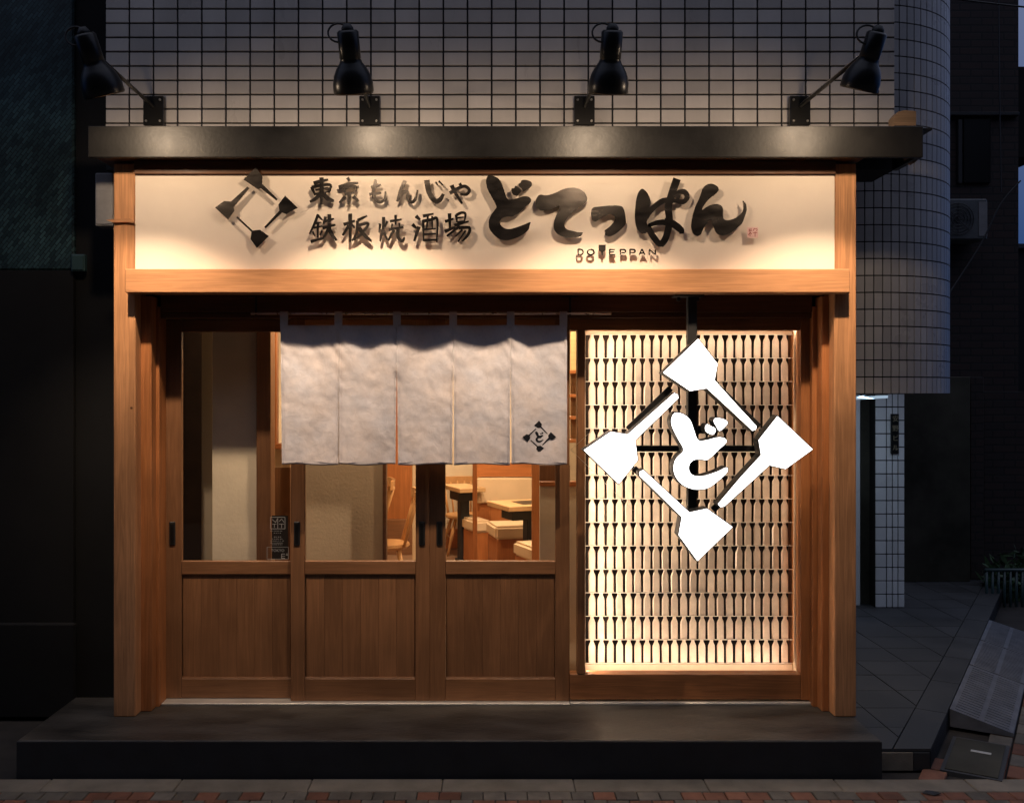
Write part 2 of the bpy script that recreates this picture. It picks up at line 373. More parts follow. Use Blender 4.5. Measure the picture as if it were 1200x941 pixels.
# alley: raised slab with an edge strip
bm = bmesh.new(); k0 = Vector((2.105, -.43)); k1 = k0 + Vector((kd.x, kd.y))*7
add_poly_z(bm, [(1.70, -.43), (k0.x, k0.y), (k1.x, k1.y), (k1.x, 12), (1.70, 12)], GZ-.02, SZ-.012)
alley = struct(link('alley_path', bm, M['joint']))
alley['base'] = [0., 0., 0.]
ned = 0
# kerb edge stones
for i in range(8):
    a = k0 + Vector((kd.x, kd.y))*(i*.6); b = a + Vector((kd.x, kd.y))*.594; n_ = Vector((-kn.x, -kn.y))*.15
    bm = bmesh.new(); pts = [(a.x, a.y), (b.x, b.y), (b.x+n_.x, b.y+n_.y), (a.x+n_.x, a.y+n_.y)]
    if i == 0: pts[3] = (a.x-.175, a.y)
    add_poly_z(bm, pts, GZ-.02, SZ+.002); link('stone', bm, M['slab'], alley)
# slab tiles, clipped to the alley outline by the edge line
def inside(xx, yy): 
    v = Vector((xx, yy))-k0; return v.dot(Vector((kn.x, kn.y))) < -.16
ts = .30
yy = -.43; row = 0
while yy < 5.2:
    xx = 1.72 - 0
    while xx < 5:
        poly = [(max(xx, 1.72)+.003, yy+.003), (xx+ts-.003, yy+.003), (xx+ts-.003, yy+ts-.003), (max(xx, 1.72)+.003, yy+ts-.003)]
        # clip
        out = []
        for i in range(4):
            A = Vector(poly[i]); B = Vector(poly[(i+1) % 4]); kn2 = Vector((kn.x, kn.y))
            da = (A-k0).dot(kn2)+.156; db = (B-k0).dot(kn2)+.156
            if da <= 0: out.append(tuple(A))
            if (da < 0) != (db < 0): t = da/(da-db); out.append(tuple(A+(B-A)*t))
        if len(out) >= 3 and xx+ts > 1.75:
            bm = bmesh.new(); add_poly_z(bm, out, SZ-.03, SZ+random.uniform(-.001, .001))
            link('paving_stone', bm, M['slab'], alley)
        xx += ts
    yy += ts; row += 1

# kerb faces at the front of the alley slab
box('kerb_face', STX1k, 2.02, -.437, -.4305, GZ-.01, SZ-.014, M['stone'], alley, .002)
box('kerb_face', 2.022, 2.10, -.436, -.4305, GZ-.01, SZ-.014, M['slab'], alley, .002)
# rubber kerb ramps
def ramp(s0, s1, lab):
    a = k0 + Vector((kd.x, kd.y))*s0; b = k0 + Vector((kd.x, kd.y))*s1; o = Vector((kn.x, kn.y))*.30
    t = thing('kerb_ramp', lab, 'kerb ramp', (a.x, a.y, GZ), 'kerb ramps along the alley edge')
    g = .006; a2 = a+Vector((kn.x, kn.y))*g; b2 = b+Vector((kn.x, kn.y))*g
    bm = bmesh.new()
    top = SZ+.004; lo = GZ+.018
    v = [bm.verts.new(c) for c in ((a2.x, a2.y, GZ), (b2.x, b2.y, GZ), (b2.x+o.x, b2.y+o.y, GZ), (a2.x+o.x, a2.y+o.y, GZ), (a2.x, a2.y, top), (b2.x, b2.y, top), (b2.x+o.x, b2.y+o.y, lo), (a2.x+o.x, a2.y+o.y, lo))]
    for q in ((0,3,2,1),(4,5,6,7),(0,1,5,4),(1,2,6,5),(2,3,7,6),(3,0,4,7)): bm.faces.new([v[i] for i in q])
    link('wedge', bm, M['rubber'], t)
    bm = bmesh.new(); dr = (b2-a2)/22
    for i in range(1, 22):     # raised tread bars
        for f0, f1 in ((.08, .46), (.54, .92)):
            c = a2+dr*i; p0 = c+o*f0; p1 = c+o*f1; z0 = top+(lo-top)*f0; z1 = top+(lo-top)*f1; w = dr*.28
            q = [bm.verts.new(k) for k in ((p0.x-w.x, p0.y-w.y, z0), (p0.x+w.x, p0.y+w.y, z0), (p1.x+w.x, p1.y+w.y, z1), (p1.x-w.x, p1.y-w.y, z1), (p0.x-w.x, p0.y-w.y, z0+.004), (p0.x+w.x, p0.y+w.y, z0+.004), (p1.x+w.x, p1.y+w.y, z1+.004), (p1.x-w.x, p1.y-w.y, z1+.004))]
            for f in ((4,5,6,7),(0,4,7,3),(1,2,6,5),(0,1,5,4),(2,3,7,6)): bm.faces.new([q[j] for j in f])
    link('tread', bm, M['rubber'], t)['kind'] = 'stuff'
ramp(.68, 1.66, 'dark grey rubber kerb ramp nearest the street, with its black side wedge showing')
ramp(1.68, 2.36, 'paler middle kerb ramp between the nearest ramp and the farthest one')
ramp(2.38, 3.05, 'farthest kerb ramp, beside the railing at the right edge')
# a fallen leaf and a bit of litter by the kerb corner
bm = bmesh.new(); lp = P(1087, 925, -.70)
q = [(lp[0]-.035, -.72), (lp[0]-.01, -.705), (lp[0]+.03, -.70), (lp[0]+.045, -.735), (lp[0]+.01, -.745)]
a_ = [bm.verts.new((x, y, GZ+.002+.006*(i % 2))) for i, (x, y) in enumerate(q)]; b_ = [bm.verts.new((x, y, GZ+.004+.006*(i % 2))) for i, (x, y) in enumerate(q)]
bm.faces.new(a_[::-1]); bm.faces.new(b_)
for i in range(5): bm.faces.new((a_[i], a_[(i+1) % 5], b_[(i+1) % 5], b_[i]))
tag(link('fallen_leaf', bm, M['black']), 'small dark dead leaf on the pavement in front of the kerb corner', 'leaf')
# access cover in the paving
t = thing('drain_cover', 'square drain cover with a pale tag set in the paving beside the kerb corner', 'drain cover', (2.36, -.35, GZ))
def qpoly(name, pts, z0, z1, m, par): bm = bmesh.new(); add_poly_z(bm, pts, z0, z1); return link(name, bm, m, par)
c0 = k0+Vector((kd.x, kd.y))*.02+Vector((kn.x, kn.y))*.04
def kq(a0, a1, b0, b1): return [tuple(c0+Vector((kd.x, kd.y))*a+Vector((kn.x, kn.y))*b) for a, b in ((a0,b0),(a1,b0),(a1,b1),(a0,b1))]
qpoly('frame', kq(-.02, .50, 0, .26), GZ-.02, GZ+.003, M['slab'], t); qpoly('lid', kq(.0, .48, .018, .242), GZ-.01, GZ+.007, M['grime_wall'], t)
qpoly('tag', kq(.30, .325, .10, .19), GZ+.007, GZ+.009, M['white_ink'], t)

# ------------------------------------------------------------------ shop front
shop = thing('restaurant_building', 'cedar-framed restaurant front with sliding doors under a black steel fascia', 'restaurant', (0, 0, 0))
STX0, STX1 = PX(20, -.535), PX(1033, -.535)
st = thing('entrance_step', 'low dark concrete step running the whole width under the sliding doors', 'step', (0, -.3, GZ))
box('step_base', STX0+.004, STX1-.004, -.531, .10, GZ-.02, -.012, M['step_face'], st, .002)
bm = bmesh.new(); add_box(bm, STX0, STX1, -.535, .10, -.030, 0, .004); link('step_slab', bm, M['step_top'], st)
box('step_riser', STX0-.001, STX1+.001, -.5385, -.5355, GZ-.01, -.006, M['step_face'], st, 0)

PY = -.21
XL0, XL1, XR0, XR1 = PX(133, PY), PX(158.5, PY), PX(978, PY), PX(1003.5, PY)
BBOT, BTOP = 2.0975, 2.214
FZ0, FZ1 = PZ(184.5, -.34), PZ(148, -.34)
bm = bmesh.new(); add_box(bm, XL0, XL1, PY, -.06, .0005, FZ0, .004); link('post', bm, M['post'], shop)
bm = bmesh.new(); add_box(bm, XR0, XR1, PY, -.06, .0005, FZ0, .004); link('post', bm, M['post'], shop)
# lapped lower beam
box('beam', PX(146.5, -.283), PX(996.5, -.283), -.283, -.213, BBOT, BTOP, M['beam'], shop, .004)
box('beam_back', XL1+.001, XR0-.001, -.212, -.02, BBOT+.012, BTOP-.004, M['beam'], shop, .001)
# sign head (above the panel) and fascia
box('head_rail', XL1+.001, XR0-.001, -.232, -.10, PZ(204, -.232), FZ0+.01, M['dark_h'], shop, .002)
fx0, fx1 = PX(103, -.34), PX(1082, -.34)
box('fascia', fx0, fx1, -.34, -.315, FZ0, FZ1, M['fascia'], shop, .0025)
box('fascia_cap', fx0+.01, PX(1060, 0), -.314, .04, FZ1-.012, FZ1-.002, M['fascia'], shop, .001)
box('soffit', fx0+.01, XR1+.02, -.314, -.06, FZ0+.014, FZ0+.030, M['dark_h'], shop, .001)
box('fascia_return', fx1-.03, fx1-.001, -.314, -.05, FZ0+.001, FZ1-.003, M['fascia'], shop, .001)
M['offcut'] = wood('weathered_offcut_wood', (.22, .14, .08), 'x')
bm = bmesh.new(); pp = [P(1048, 147.5, -.20), P(1048, 137, -.20), P(1053, 131, -.20), P(1060, 129.5, -.20), P(1073.5, 130.5, -.20), P(1073.5, 147.5, -.20)]
add_prism(bm, [(p[0], p[2]) for p in pp], -.20, -.13); link('timber_offcut', bm, M['offcut'], shop)
bm = bmesh.new(); pp = [P(1063, 184, -.25), P(1080, 184, -.25), P(1072, 191, -.25), P(1068, 189, -.25)]
add_prism(bm, [(p[0], p[2]) for p in pp], -.25, -.20); link('timber_offcut', bm, M['offcut'], shop)
# wall that closes the front above the beam
box('front_wall', XL0+.02, XR1-.02, -.095, .04, BTOP, FZ1-.02, M['dark_wall'], shop, 0)
# side posts notch (small cedar ledge on the left post)
bm = bmesh.new(); pp = [P(124, 258, -.225), P(133, 257, -.225), P(152, 256, -.225), P(157, 259, -.225), P(157, 262, -.225), P(149, 260, -.225), P(133, 261, -.225)]
add_prism(bm, [(p[0], p[2]) for p in pp], -.225, -.205); link('ledge', bm, M['beam'], shop)
bm = bmesh.new(); add_tube(bm, [(PX(154, PY), PY-.0008, PZ(478, PY)), (PX(154, PY), PY+.004, PZ(478, PY))], .006, 10); link('knot', bm, M['dark_h'], shop)
# door jambs
box('jamb', XL1-.004, PX(183, -.06), -.13, -.03, .0005, BBOT-.001, M['jamb'], shop, .003)
box('jamb', PX(183.5, -.03), PX(190.5, -.01), -.06, .06, .0005, 2.05, M['jamb'], shop, .003)
box('jamb', PX(958.5, -.07), XR0+.004, -.13, -.03, .0005, BBOT-.001, M['jamb'], shop, .003)
box('jamb', PX(950, -.03), PX(958, -.05), -.06, .06, .0005, 2.05, M['jamb'], shop, .003)
# lintel in two steps
box('lintel', PX(190, -.03), PX(950, -.03), -.055, .09, PZ(366, -.055), BBOT+.01, M['dark_h'], shop, .002)
box('head_track', PX(190, -.02), PX(950, -.02), -.045, .09, PZ(373, -.045), PZ(366, -.055)-.001, M['dark_h'], shop, .002)
# sill
box('sill', PX(189, -.035), PX(668, -.035), -.035, .085, .0008, .010, M['alum'], shop, .001)
box('sill', PX(668.6, -.035), PX(958, -.035), -.035, .02, .0008, .014, M['alum'], shop, .001)

# sliding doors --------------------------------------------------
DTOP = PZ(374, 0)
hm = bmesh.new(); add_box(hm, -.016, .016, -.006, .004, -.062, .062, .004)
me_h = bpy.data.meshes.new('handle'); hm.to_mesh(me_h); hm.free(); me_h.materials.append(M['black'])
hm = bmesh.new(); add_box(hm, -.009, .009, -.0075, -.0055, -.052, .052, .0008)
me_hi = bpy.data.meshes.new('recess'); hm.to_mesh(me_hi); hm.free(); me_hi.materials.append(M['gloss_black'])
def door(pxl, pxs0, pxs1, pxr, Y, handles, lab):
    """pxl..pxr outer, pxs0..pxs1 the opening between the stiles"""
    xl, a, b, xr = PX(pxl, Y), PX(pxs0, Y), PX(pxs1, Y), PX(pxr, Y)
    zb, zt = .012, DTOP; th = .032
    z_l0, z_l1 = PZ(673, Y), PZ(657.5, Y); z_b = PZ(795, Y); z_top = PZ(389, Y)
    bm = bmesh.new()
    for u, v in ((xl, a), (b, xr)):
        if v-u > .004: add_box(bm, u, v, Y, Y+th, zb, zt, .0025)
    d = link('door', bm, M['door'], shop); d['label'] = lab
    def sub(n, bmm, m):
        o = link(n, bmm, m); o.parent = d; return o
    for z0, z1 in ((zb, z_b), (z_l0, z_l1), (z_top, zt)):
        bm = bmesh.new(); add_box(bm, a+.0004, b-.0004, Y+.002, Y+th-.002, z0, z1, .0025); sub('rail', bm, M['door_h'])
    n = 6; w = (b-a-.012)/n
    for i in range(n):
        bm = bmesh.new(); add_box(bm, a+.006+i*w+.0003, a+.006+(i+1)*w-.0003, Y+.012, Y+.022, z_b-.004, z_l0+.004, .0007); sub('board', bm, M['door'])
    bm = bmesh.new(); add_box(bm, a+.001, b-.001, Y+.0225, Y+.027, z_b-.004, z_l0+.004, 0); sub('backing', bm, M['door'])
    for z0, z1, xx in ((z_b, z_b+.006, None), (z_l0-.006, z_l0, None)):
        bm = bmesh.new(); add_box(bm, a+.0005, b-.0005, Y+.006, Y+.013, z0, z1, .0008); sub('bead', bm, M['door_h'])
    bm = bmesh.new(); add_box(bm, a-.004, b+.004, Y+.014, Y+.018, z_l1-.004, z_top+.004, 0); sub('pane', bm, M['glass'])
    for hx in handles:
        o = bpy.data.objects.new('handle', me_h); COL.objects.link(o); o.parent = d; o.location = (PX(hx, Y), Y, PZ(625, Y))
        o = bpy.data.objects.new('recess', me_hi); COL.objects.link(o); o.parent = d; o.location = (PX(hx, Y), Y, PZ(625, Y))
    return d
door(191, 212.5, 341, 355, .045, (202,), 'leftmost sliding door with a sticker on its glass')
door(340.5, 357, 487, 503.5, 0, (348, 494.5), 'middle sliding door in front of a tan partition')
door(503.52, 522, 651, 667.5, 0, (515,), 'right sliding door showing the booth seats')
box('astragal', PX(501.5, 0), PX(506, 0), .033, .040, .012, DTOP, M['door'], shop, .001)
# window frame
wf = []
Yw = -.015
for nme, a, b, c, d_, m in (('window_frame', 938.5, 957.5, 373.5, 820, 'jamb'), ('window_frame', 676.5, 685.5, 387, 790, 'door'), ('window_frame', 668, 938.2, 790, 819.5, 'beamh'), ('window_frame', 668, 938.2, 373.5, 387, 'beamh')):
    mm = wood('window_rail_wood', (.30, .125, .05), 'x', .42) if m == 'beamh' else M[m]
    off = .002 if m == 'beamh' else 0
    box(nme, PX(a, Yw), PX(b, Yw), Yw+off, .06, PZ(c, Yw), PZ(d_, Yw), mm, shop, .0025)
box('pane', PX(668.5, .03), PX(940, .03), .028, .034, PZ(792, .03), PZ(386, .03), M['glass'], shop, 0)
# curtain rod with two hooks
YR = -.13; ZR = PZ(367.5, YR)
tube('curtain_rod', [(PX(294, YR), YR, ZR), (PX(716, YR), YR, ZR)], .0065, M['steel'], shop, 12)
for hx in (300, 668):
    bm = bmesh.new(); add_box(bm, PX(hx-9, YR), PX(hx+9, YR), YR-.02, YR+.02, BBOT-.006, BBOT-.0005, .001)
    add_tube(bm, [(PX(hx, YR), YR, BBOT-.004), (PX(hx, YR), YR, ZR-.012)], .0055, 8); link('rod_hook', bm, M['black'], shop)
# building body (walls, roof slab) that shuts the room
room = thing('shop_room', 'warm-lit dining room seen through the door glass', 'room', (0, .2, 0)) if False else None
struct(box('interior_floor', -1.85, 1.84, .085, 6.3, -.05, -.001, M['floor_in'], bev=0))
struct(box('ceiling', -1.85, 1.84, .125, 6.3, 2.55, 2.62, M['ceiling'], bev=0))
struct(box('wall_left', -1.86, -1.81, .125, 6.3, -.1, 2.6, M['plaster'], bev=0))
struct(box('wall_right', 1.80, 1.85, .125, 6.3, -.1, 2.6, M['plaster'], bev=0))
struct(box('wall_back', -1.86, 1.85, 6.3, 6.4, -.1, 2.6, M['plaster'], bev=0))
box('side_wall', XL0+.01, PX(190, .06), -.055, .12, -.05, 2.6, M['dark_wall'], shop, 0)
box('side_wall', PX(959, .06), XR1-.01, -.055, .12, -.05, 2.6, M['dark_wall'], shop, 0)
box('roof_deck', -1.86, 1.85, .05, 6.4, 2.63, 2.7, M['dark_wall'], shop, 0)
box('upper_front', -1.8, 1.75, .042, .10, 2.05, 2.62, M['dark_wall'], shop, 0)

# ------------------------------------------------------------------ signboard with letters
SBY = -.215
sb = thing('signboard', 'long cream signboard with raised dark metal lettering above the doors', 'signboard', (0, SBY, BTOP))
box('panel', XL1+.002, XR0-.002, SBY, SBY+.02, BTOP-.01, PZ(203, SBY), M['board'], sb, 0)
LY = SBY-.024; LT = .006
def L2(px, py): p = P(px, py, LY); return (p[0], p[2])
def letter_poly(polys, org, sc, lab=None):
    bm = bmesh.new()
    for pl in polys:
        add_prism(bm, [L2(org[0]+x/sc, org[1]+y/sc) for x, y in smooth_poly(pl)], LY-LT, LY)
    o = link('letter', bm, M['letter'], sb)
    return o
def letter_strokes(strokes, org, sc, mat='letter', name='letter', wob=.10):
    bm = bmesh.new(); k = (DIST+LY)/F
    for i, st_ in enumerate(strokes):
        w0 = st_[0]; pts = st_[1:]; n = len(pts)
        q = []
        for j, (x, y) in enumerate(pts):
            f = j/(n-1); prof = 1.18-.25*f if j < n-1 else .62
            if n == 2: prof = (1.15, .7)[j]
            a = L2(org[0]+x/sc, org[1]+y/sc); q.append((a[0], a[1], w0*(1.22 if w0 < 50 else 1.05)/sc*k*prof))
        add_stroke(bm, q, LY-LT-.0003*(i+1), LY+.0002*i)
    return link(name, bm, M[mat], sb)
# emblem of four spatulas
EM = [[(430,55),(495,150),(490,220),(648,375),(632,388),(475,265),(450,278),(305,180)],
      [(722,340),(848,462),(732,525),(690,510),(528,668),(512,655),(665,490),(655,430)],
      [(558,745),(440,865),(375,775),(385,705),(228,556),(246,548),(397,690),(470,682)],
      [(20,460),(150,580),(213,490),(206,455),(362,268),(345,250),(180,400),(110,395)]]
for pl in EM:
    bm = bmesh.new(); add_prism(bm, [L2(250+x/8.555, 190+y/8.555) for x, y in pl], LY-LT, LY); link('spatula_emblem', bm, M['letter'], sb)
# the shop's name, brush written
letter_poly([[(135,55),(230,85),(275,140),(310,240),(345,350),(440,335),(540,300),(600,310),(632,350),(600,400),(540,440),(500,490),(440,525),(395,545),(350,540),(290,555),(258,590),(262,640),(310,680),(370,692),(480,660),(560,630),(625,600),(605,650),(600,690),(540,750),(440,800),(330,825),(250,810),(170,740),(130,680),(125,600),(150,530),(200,460),(225,430),(170,330),(110,220),(92,130),(105,80)],
             [(390,210),(425,215),(435,178),(480,200),(520,240),(480,280),(465,300),(420,295),(395,260)],
             [(470,160),(500,150),(510,115),(570,112),(635,140),(635,180),(600,215),(560,240),(530,262),(515,220),(480,190)]], (560, 200), 10)
letter_poly([[(631.5,228),(640,230),(650,227),(660,222),(670,220),(680,222),(686,227),(688.5,233),(687,238),(680,243),(672,248),(666,254),(662,260),(661,266),(665,270),(672,271.5),(678,273),(683.5,272.5),(681,277),(676,279),(668,279.5),(659,278),(652,274),(648.5,268),(649,260),(652,252),(656,244),(655,241),(650,244),(642,247),(633,247.5),(628,243),(627,236)]], (0, 0), 1)
letter_poly([[(195,365),(300,355),(400,345),(490,350),(515,385),(530,470),(535,530),(480,590),(420,635),(370,655),(325,638),(332,605),(315,595),(380,550),(425,490),(422,445),(370,430),(300,465),(230,512),(195,490),(190,430)]], (670, 200), 8.4)
bmx = letter_strokes([(62, (1085,60), (1040,190), (1000,330), (1010,480), (975,640), (930,720)),
                      (50, (740,500), (800,400), (880,320), (970,270), (1100,280)),
                      (44, (790,520), (860,640), (925,700), (985,600), (990,500), (900,490), (800,520)),
                      (60, (960,480), (1040,500), (1120,560), (1130,600)),
                      (38, (1085,250), (1105,195), (1160,190), (1185,240), (1150,285), (1100,280), (1085,250))], (664, 203), 8.4)
letter_poly([[(690,175),(740,215),(770,280),(778,330),(750,400),(732,460),(735,520),(755,560),(740,615),(700,632),(650,600),(625,530),(618,420),(630,300),(650,220)]], (670, 200), 8.4)
letter_poly([[(480,165),(540,155),(610,190),(625,235),(580,285),(500,340),(440,420),(415,475),(490,420),(580,390),(650,410),(675,460),(665,540),(690,590),(780,580),(860,530),(905,480),(912,400),(895,345),(945,400),(948,480),(918,560),(900,620),(820,690),(740,750),(650,768),(590,740),(555,650),(530,565),(470,630),(430,700),(415,755),(370,775),(320,750),(292,660),(310,540),(340,440),(400,310),(430,210)]], (780, 200), 10)
Z1 = ((355, 200), 10.227); Z2 = ((455, 200), 10.227)
letter_strokes([(32,(130,158),(215,132),(305,112)), (28,(105,200),(150,300)), (26,(108,205),(230,180),(335,180),(312,268)), (16,(150,236),(300,215)), (20,(145,285),(310,258)), (36,(225,88),(228,250),(218,415)), (34,(205,290),(150,345),(85,378)), (42,(235,275),(300,340),(372,370))], *Z1)
letter_strokes([(30,(535,88),(562,132)), (30,(430,205),(560,165),(668,152)), (24,(490,215),(515,278)), (22,(490,220),(570,198),(642,200),(618,272)), (24,(502,285),(622,268)), (34,(558,285),(556,350),(545,418)), (30,(510,315),(480,350),(440,390)), (36,(605,315),(668,375))], *Z1)
letter_strokes([(30,(880,112),(848,250),(862,350),(925,380),(985,345),(988,255)), (26,(815,205),(940,172)), (28,(798,290),(940,272))], *Z1)
letter_strokes([(34,(205,125),(160,220),(105,375)), (28,(118,350),(185,262),(232,262),(232,345),(285,383),(335,330),(352,235)), ], *Z2)
letter_strokes([(46,(462,118),(490,265),(560,368),(618,355),(662,285)), (18,(568,142),(602,190)), (18,(605,128),(655,180))], *Z2)
letter_strokes([(30,(738,275),(830,222),(915,192),(972,238),(935,290),(862,285)), (28,(855,158),(885,205)), (34,(760,180),(800,265),(885,400))], *Z2)
letter_strokes([(24,(185,528),(150,620),(82,765)), (24,(178,540),(238,600)), (18,(135,640),(225,622)), (18,(130,690),(235,670)), (24,(182,620),(178,810)), (18,(118,735),(145,790)), (18,(232,725),(205,782)), (28,(95,855),(255,812)), (24,(275,555),(248,645)), (26,(258,612),(375,582)), (28,(240,692),(395,655)), (32,(318,528),(312,690),(245,815)), (38,(310,685),(350,770),(405,842))], *Z1)
letter_strokes([(28,(490,650),(625,605)), (34,(568,518),(568,860)), (28,(552,660),(478,782)), (26,(578,640),(622,692)), (26,(655,602),(772,545)), (24,(655,605),(645,750),(590,845)), (24,(665,660),(785,640),(705,760),(612,840)), (36,(672,690),(750,790),(825,850))], *Z1)
letter_strokes([(24,(928,640),(915,745)), (22,(1012,610),(985,680)), (26,(968,560),(962,700),(925,852)), (28,(962,715),(1012,835)), (22,(1045,612),(1185,588)), (24,(1112,535),(1112,655)), (18,(1072,640),(1060,700)), (18,(1155,630),(1160,695)), (24,(1030,712),(1205,682)), (26,(1092,715),(1022,845)), (30,(1142,705),(1142,800),(1190,852),(1218,805))], *Z1)
letter_strokes([(34,(332,548),(382,595)), (32,(290,648),(338,695)), (32,(368,675),(312,848)), (26,(418,550),(545,522)), (24,(420,600),(424,850)), (26,(412,612),(520,592),(588,590),(582,865)), (18,(474,552),(462,705)), (18,(525,548),(530,695)), (18,(430,708),(572,700)), (18,(432,768),(572,762)), (26,(430,838),(590,835))], *Z2)
letter_strokes([(26,(680,615),(785,580)), (32,(735,518),(740,705)), (30,(678,735),(805,678)), (24,(812,532),(825,625)), (24,(815,538),(880,508),(925,525),(912,612)), (16,(825,572),(905,562)), (18,(825,625),(912,610)), (26,(790,662),(965,612)), (26,(858,668),(702,790)), (28,(845,692),(972,690),(955,775),(885,852)), (18,(890,712),(805,795)), (18,(928,722),(835,858))], *Z2)
# small latin line
Z4 = ((670, 200), 8.4)
def lat(*s): letter_strokes([(11,)+k for k in s], *Z4, mat='print' if False else 'letter')
lat(((62,778),(62,832)), ((58,780),(95,780),(112,805),(95,830),(58,830)))
lat(((185,778),(212,790),(216,818),(185,832),(156,818),(160,790),(187,778)))
bm = bmesh.new(); add_prism(bm, [L2(670+x/8.4, 200+y/8.4) for x, y in ((263,733),(334,733),(332,788),(308,806),(304,836),(293,836),(289,806),(265,788))], LY-LT, LY); link('letter', bm, M['letter'], sb)
lat(((372,778),(372,832)), ((370,780),(425,780)), ((370,805),(415,805)), ((370,830),(425,830)))
lat(((478,778),(478,832)), ((476,780),(520,782),(528,796),(518,810),(476,808)))
lat(((572,778),(572,832)), ((570,780),(614,782),(622,796),(612,810),(570,808)))
lat(((690,776),(662,832)), ((690,776),(720,832)), ((672,815),(712,815)))
lat(((762,778),(762,832)), ((762,778),(822,830)), ((822,776),(822,832)))
# seal
bm = bmesh.new(); add_prism(bm, [L2(780+x/10, 200+y/10) for x, y in ((955,668),(1078,668),(1078,790),(955,790))], LY-LT, LY); link('seal', bm, M['seal'], sb)
bm = bmesh.new(); Ls = LY-LT
def ss(w, *pts):
    add_stroke(bm, [(*L2(780+x/10, 200+y/10), w/10*(DIST+LY)/F) for x, y in pts], Ls-.001, Ls)
for q in (((985,680),(985,775)),((968,715),(1008,708)),((972,690),(978,705)),((1002,685),(996,702)),((980,735),(966,760)),((990,730),(1006,750)),((1035,680),(1020,712)),((1030,690),(1068,690),(1060,715)),((1018,735),(1070,730)),((1044,715),(1044,778))): ss(7, *q)
link('seal_character', bm, M['seal_red'], sb)

# ------------------------------------------------------------------ lamps over the sign
lampgrp = 'swan-arm spotlights above the sign'
def lamp(bx, hx, hy_top, hy_bot, Yh, tilt_x, lab, aimx, spread_side):
    """bx bracket column, hx head column"""
    YB = .0
    zb0, zb1 = PZ(147, YB), PZ(112.5, YB)
    base = (PX(bx, YB), YB, zb0)
    t = thing('sign_lamp', lab, 'spotlight', base, lampgrp)
    bxx = PX(bx, YB); zc = (zb0+zb1)/2
    box('bracket', bxx-.053, bxx+.053, YB, YB+.035, zb0, zb1, M['gloss_black'], t, .003)
    for sx in (-.036, .036):
        for sz in (-.055, .055):
            bm = bmesh.new(); add_tube(bm, [(bxx+sx, YB-.006, zc+sz), (bxx+sx, YB+.001, zc+sz)], .006, 8); link('bolt', bm, M['steel'], t)
    hinge = Vector((PX(hx, Yh), Yh+.02, PZ(hy_top, Yh)))
    start = Vector((bxx, YB-.01, zc+.02))
    tube('arm', [start, start+(hinge-start)*.5, hinge], .0095, M['gloss_black'], t, 12)
    tube('arm_edge', [start+Vector((-.004,0,.0085)), hinge+Vector((-.004,0,.0085))], .0028, M['steel'], t, 6)
    # head axis
    L = PZ(hy_top, Yh)-PZ(hy_bot, Yh)
    ax = Vector((tilt_x, .40, -1)).normalized()
    c0 = hinge + Vector((0, -.03, .035))
    prof = [(-.012, .012), (-.012, .034), (-.004, .042), (.092, .042), (.095, .040), (.110, .046), (.130, .060), (.155, .072), (.185, .079), (.218, .080), (.225, .077)]
    bm = bmesh.new(); u = ax.cross(Vector((1,0,0))).normalized(); v = ax.cross(u)
    n = 28; rings = []
    sc = L/.235*1.22
    for (s, r_) in prof: rings.append([bm.verts.new(c0+ax*(s*sc)+(u*math.cos(2*math.pi*k/n)+v*math.sin(2*math.pi*k/n))*r_*sc) for k in range(n)])
    prof_in = [(.222, .074), (.185, .073), (.155, .066), (.13, .054), (.11, .038)]
    for (s, r_) in prof_in: rings.append([bm.verts.new(c0+ax*(s*sc)+(u*math.cos(2*math.pi*k/n)+v*math.sin(2*math.pi*k/n))*r_*sc) for k in range(n)])
    for a, b in zip(rings, rings[1:]):
        for k in range(n): bm.faces.new((a[k], a[(k+1) % n], b[(k+1) % n], b[k]))
    bm.faces.new(rings[0]); bm.faces.new(rings[-1])
    sh = link('shade', bm, M['gloss_black'], t, smooth=True)
    # yoke ring at the back of the head
    cc = c0 + Vector((-.040, .0, .002)); pts = [cc+Vector((math.cos(a)*.045, 0, math.sin(a)*.040)) for a in [R(20+i*19) for i in range(15)]]
    tube('cable', pts, .0045, M['black'], t, 6)
    bm = bmesh.new(); add_tube(bm, [c0-ax*.040, c0-ax*.022, c0-ax*.008], [.014, .026, .026], 14); link('joint', bm, M['black'], t, smooth=True)
    bm = bmesh.new(); add_tube(bm, [hinge+Vector((-.04,0,0)), hinge+Vector((.04,0,0))], .012, 10); link('knob', bm, M['steel'], t, smooth=True)
    bulb = c0+ax*(.17*sc)
    bm = bmesh.new(); bmesh.ops.create_uvsphere(bm, u_segments=16, v_segments=10, radius=.030*sc); bmesh.ops.translate(bm, vec=c0+ax*(.130*sc), verts=bm.verts)
    link('bulb', bm, M['bulb'], t, smooth=True)
    ld = bpy.data.lights.new('spot', 'SPOT'); ld.energy = SPOT_POWER; ld.color = WARM; ld.spot_size = R(42); ld.spot_blend = 1.0; ld.shadow_soft_size = .018
    lo = bpy.data.objects.new('spot', ld); COL.objects.link(lo); lo.location = c0+ax*(.232*sc)
    tgt = Vector((aimx, -.1, 1.64)); d = tgt-lo.location; lo.rotation_euler = d.to_track_quat('-Z', 'Y').to_euler(); lo.scale = (2.1, 1, 1)
    pd = bpy.data.lights.new('spill', 'POINT'); pd.energy = SPILL; pd.color = WARM; pd.shadow_soft_size = .03
    po = bpy.data.objects.new('spill', pd); COL.objects.link(po); po.location = c0+ax*(.212*sc)
    return t
M['bulb'] = emit('bulb_glow', (1, .82, .55), 6)
lamp(179.5, 101, 54, 112, -.86, .22, 'far left black spotlight on a bent arm, head over the dark gap', PX(215, -.1), 0)
lamp(433, 408, 50, 108, -.85, .06, 'second spotlight from the left, above the small kanji lettering', PX(440, -.1), 0)
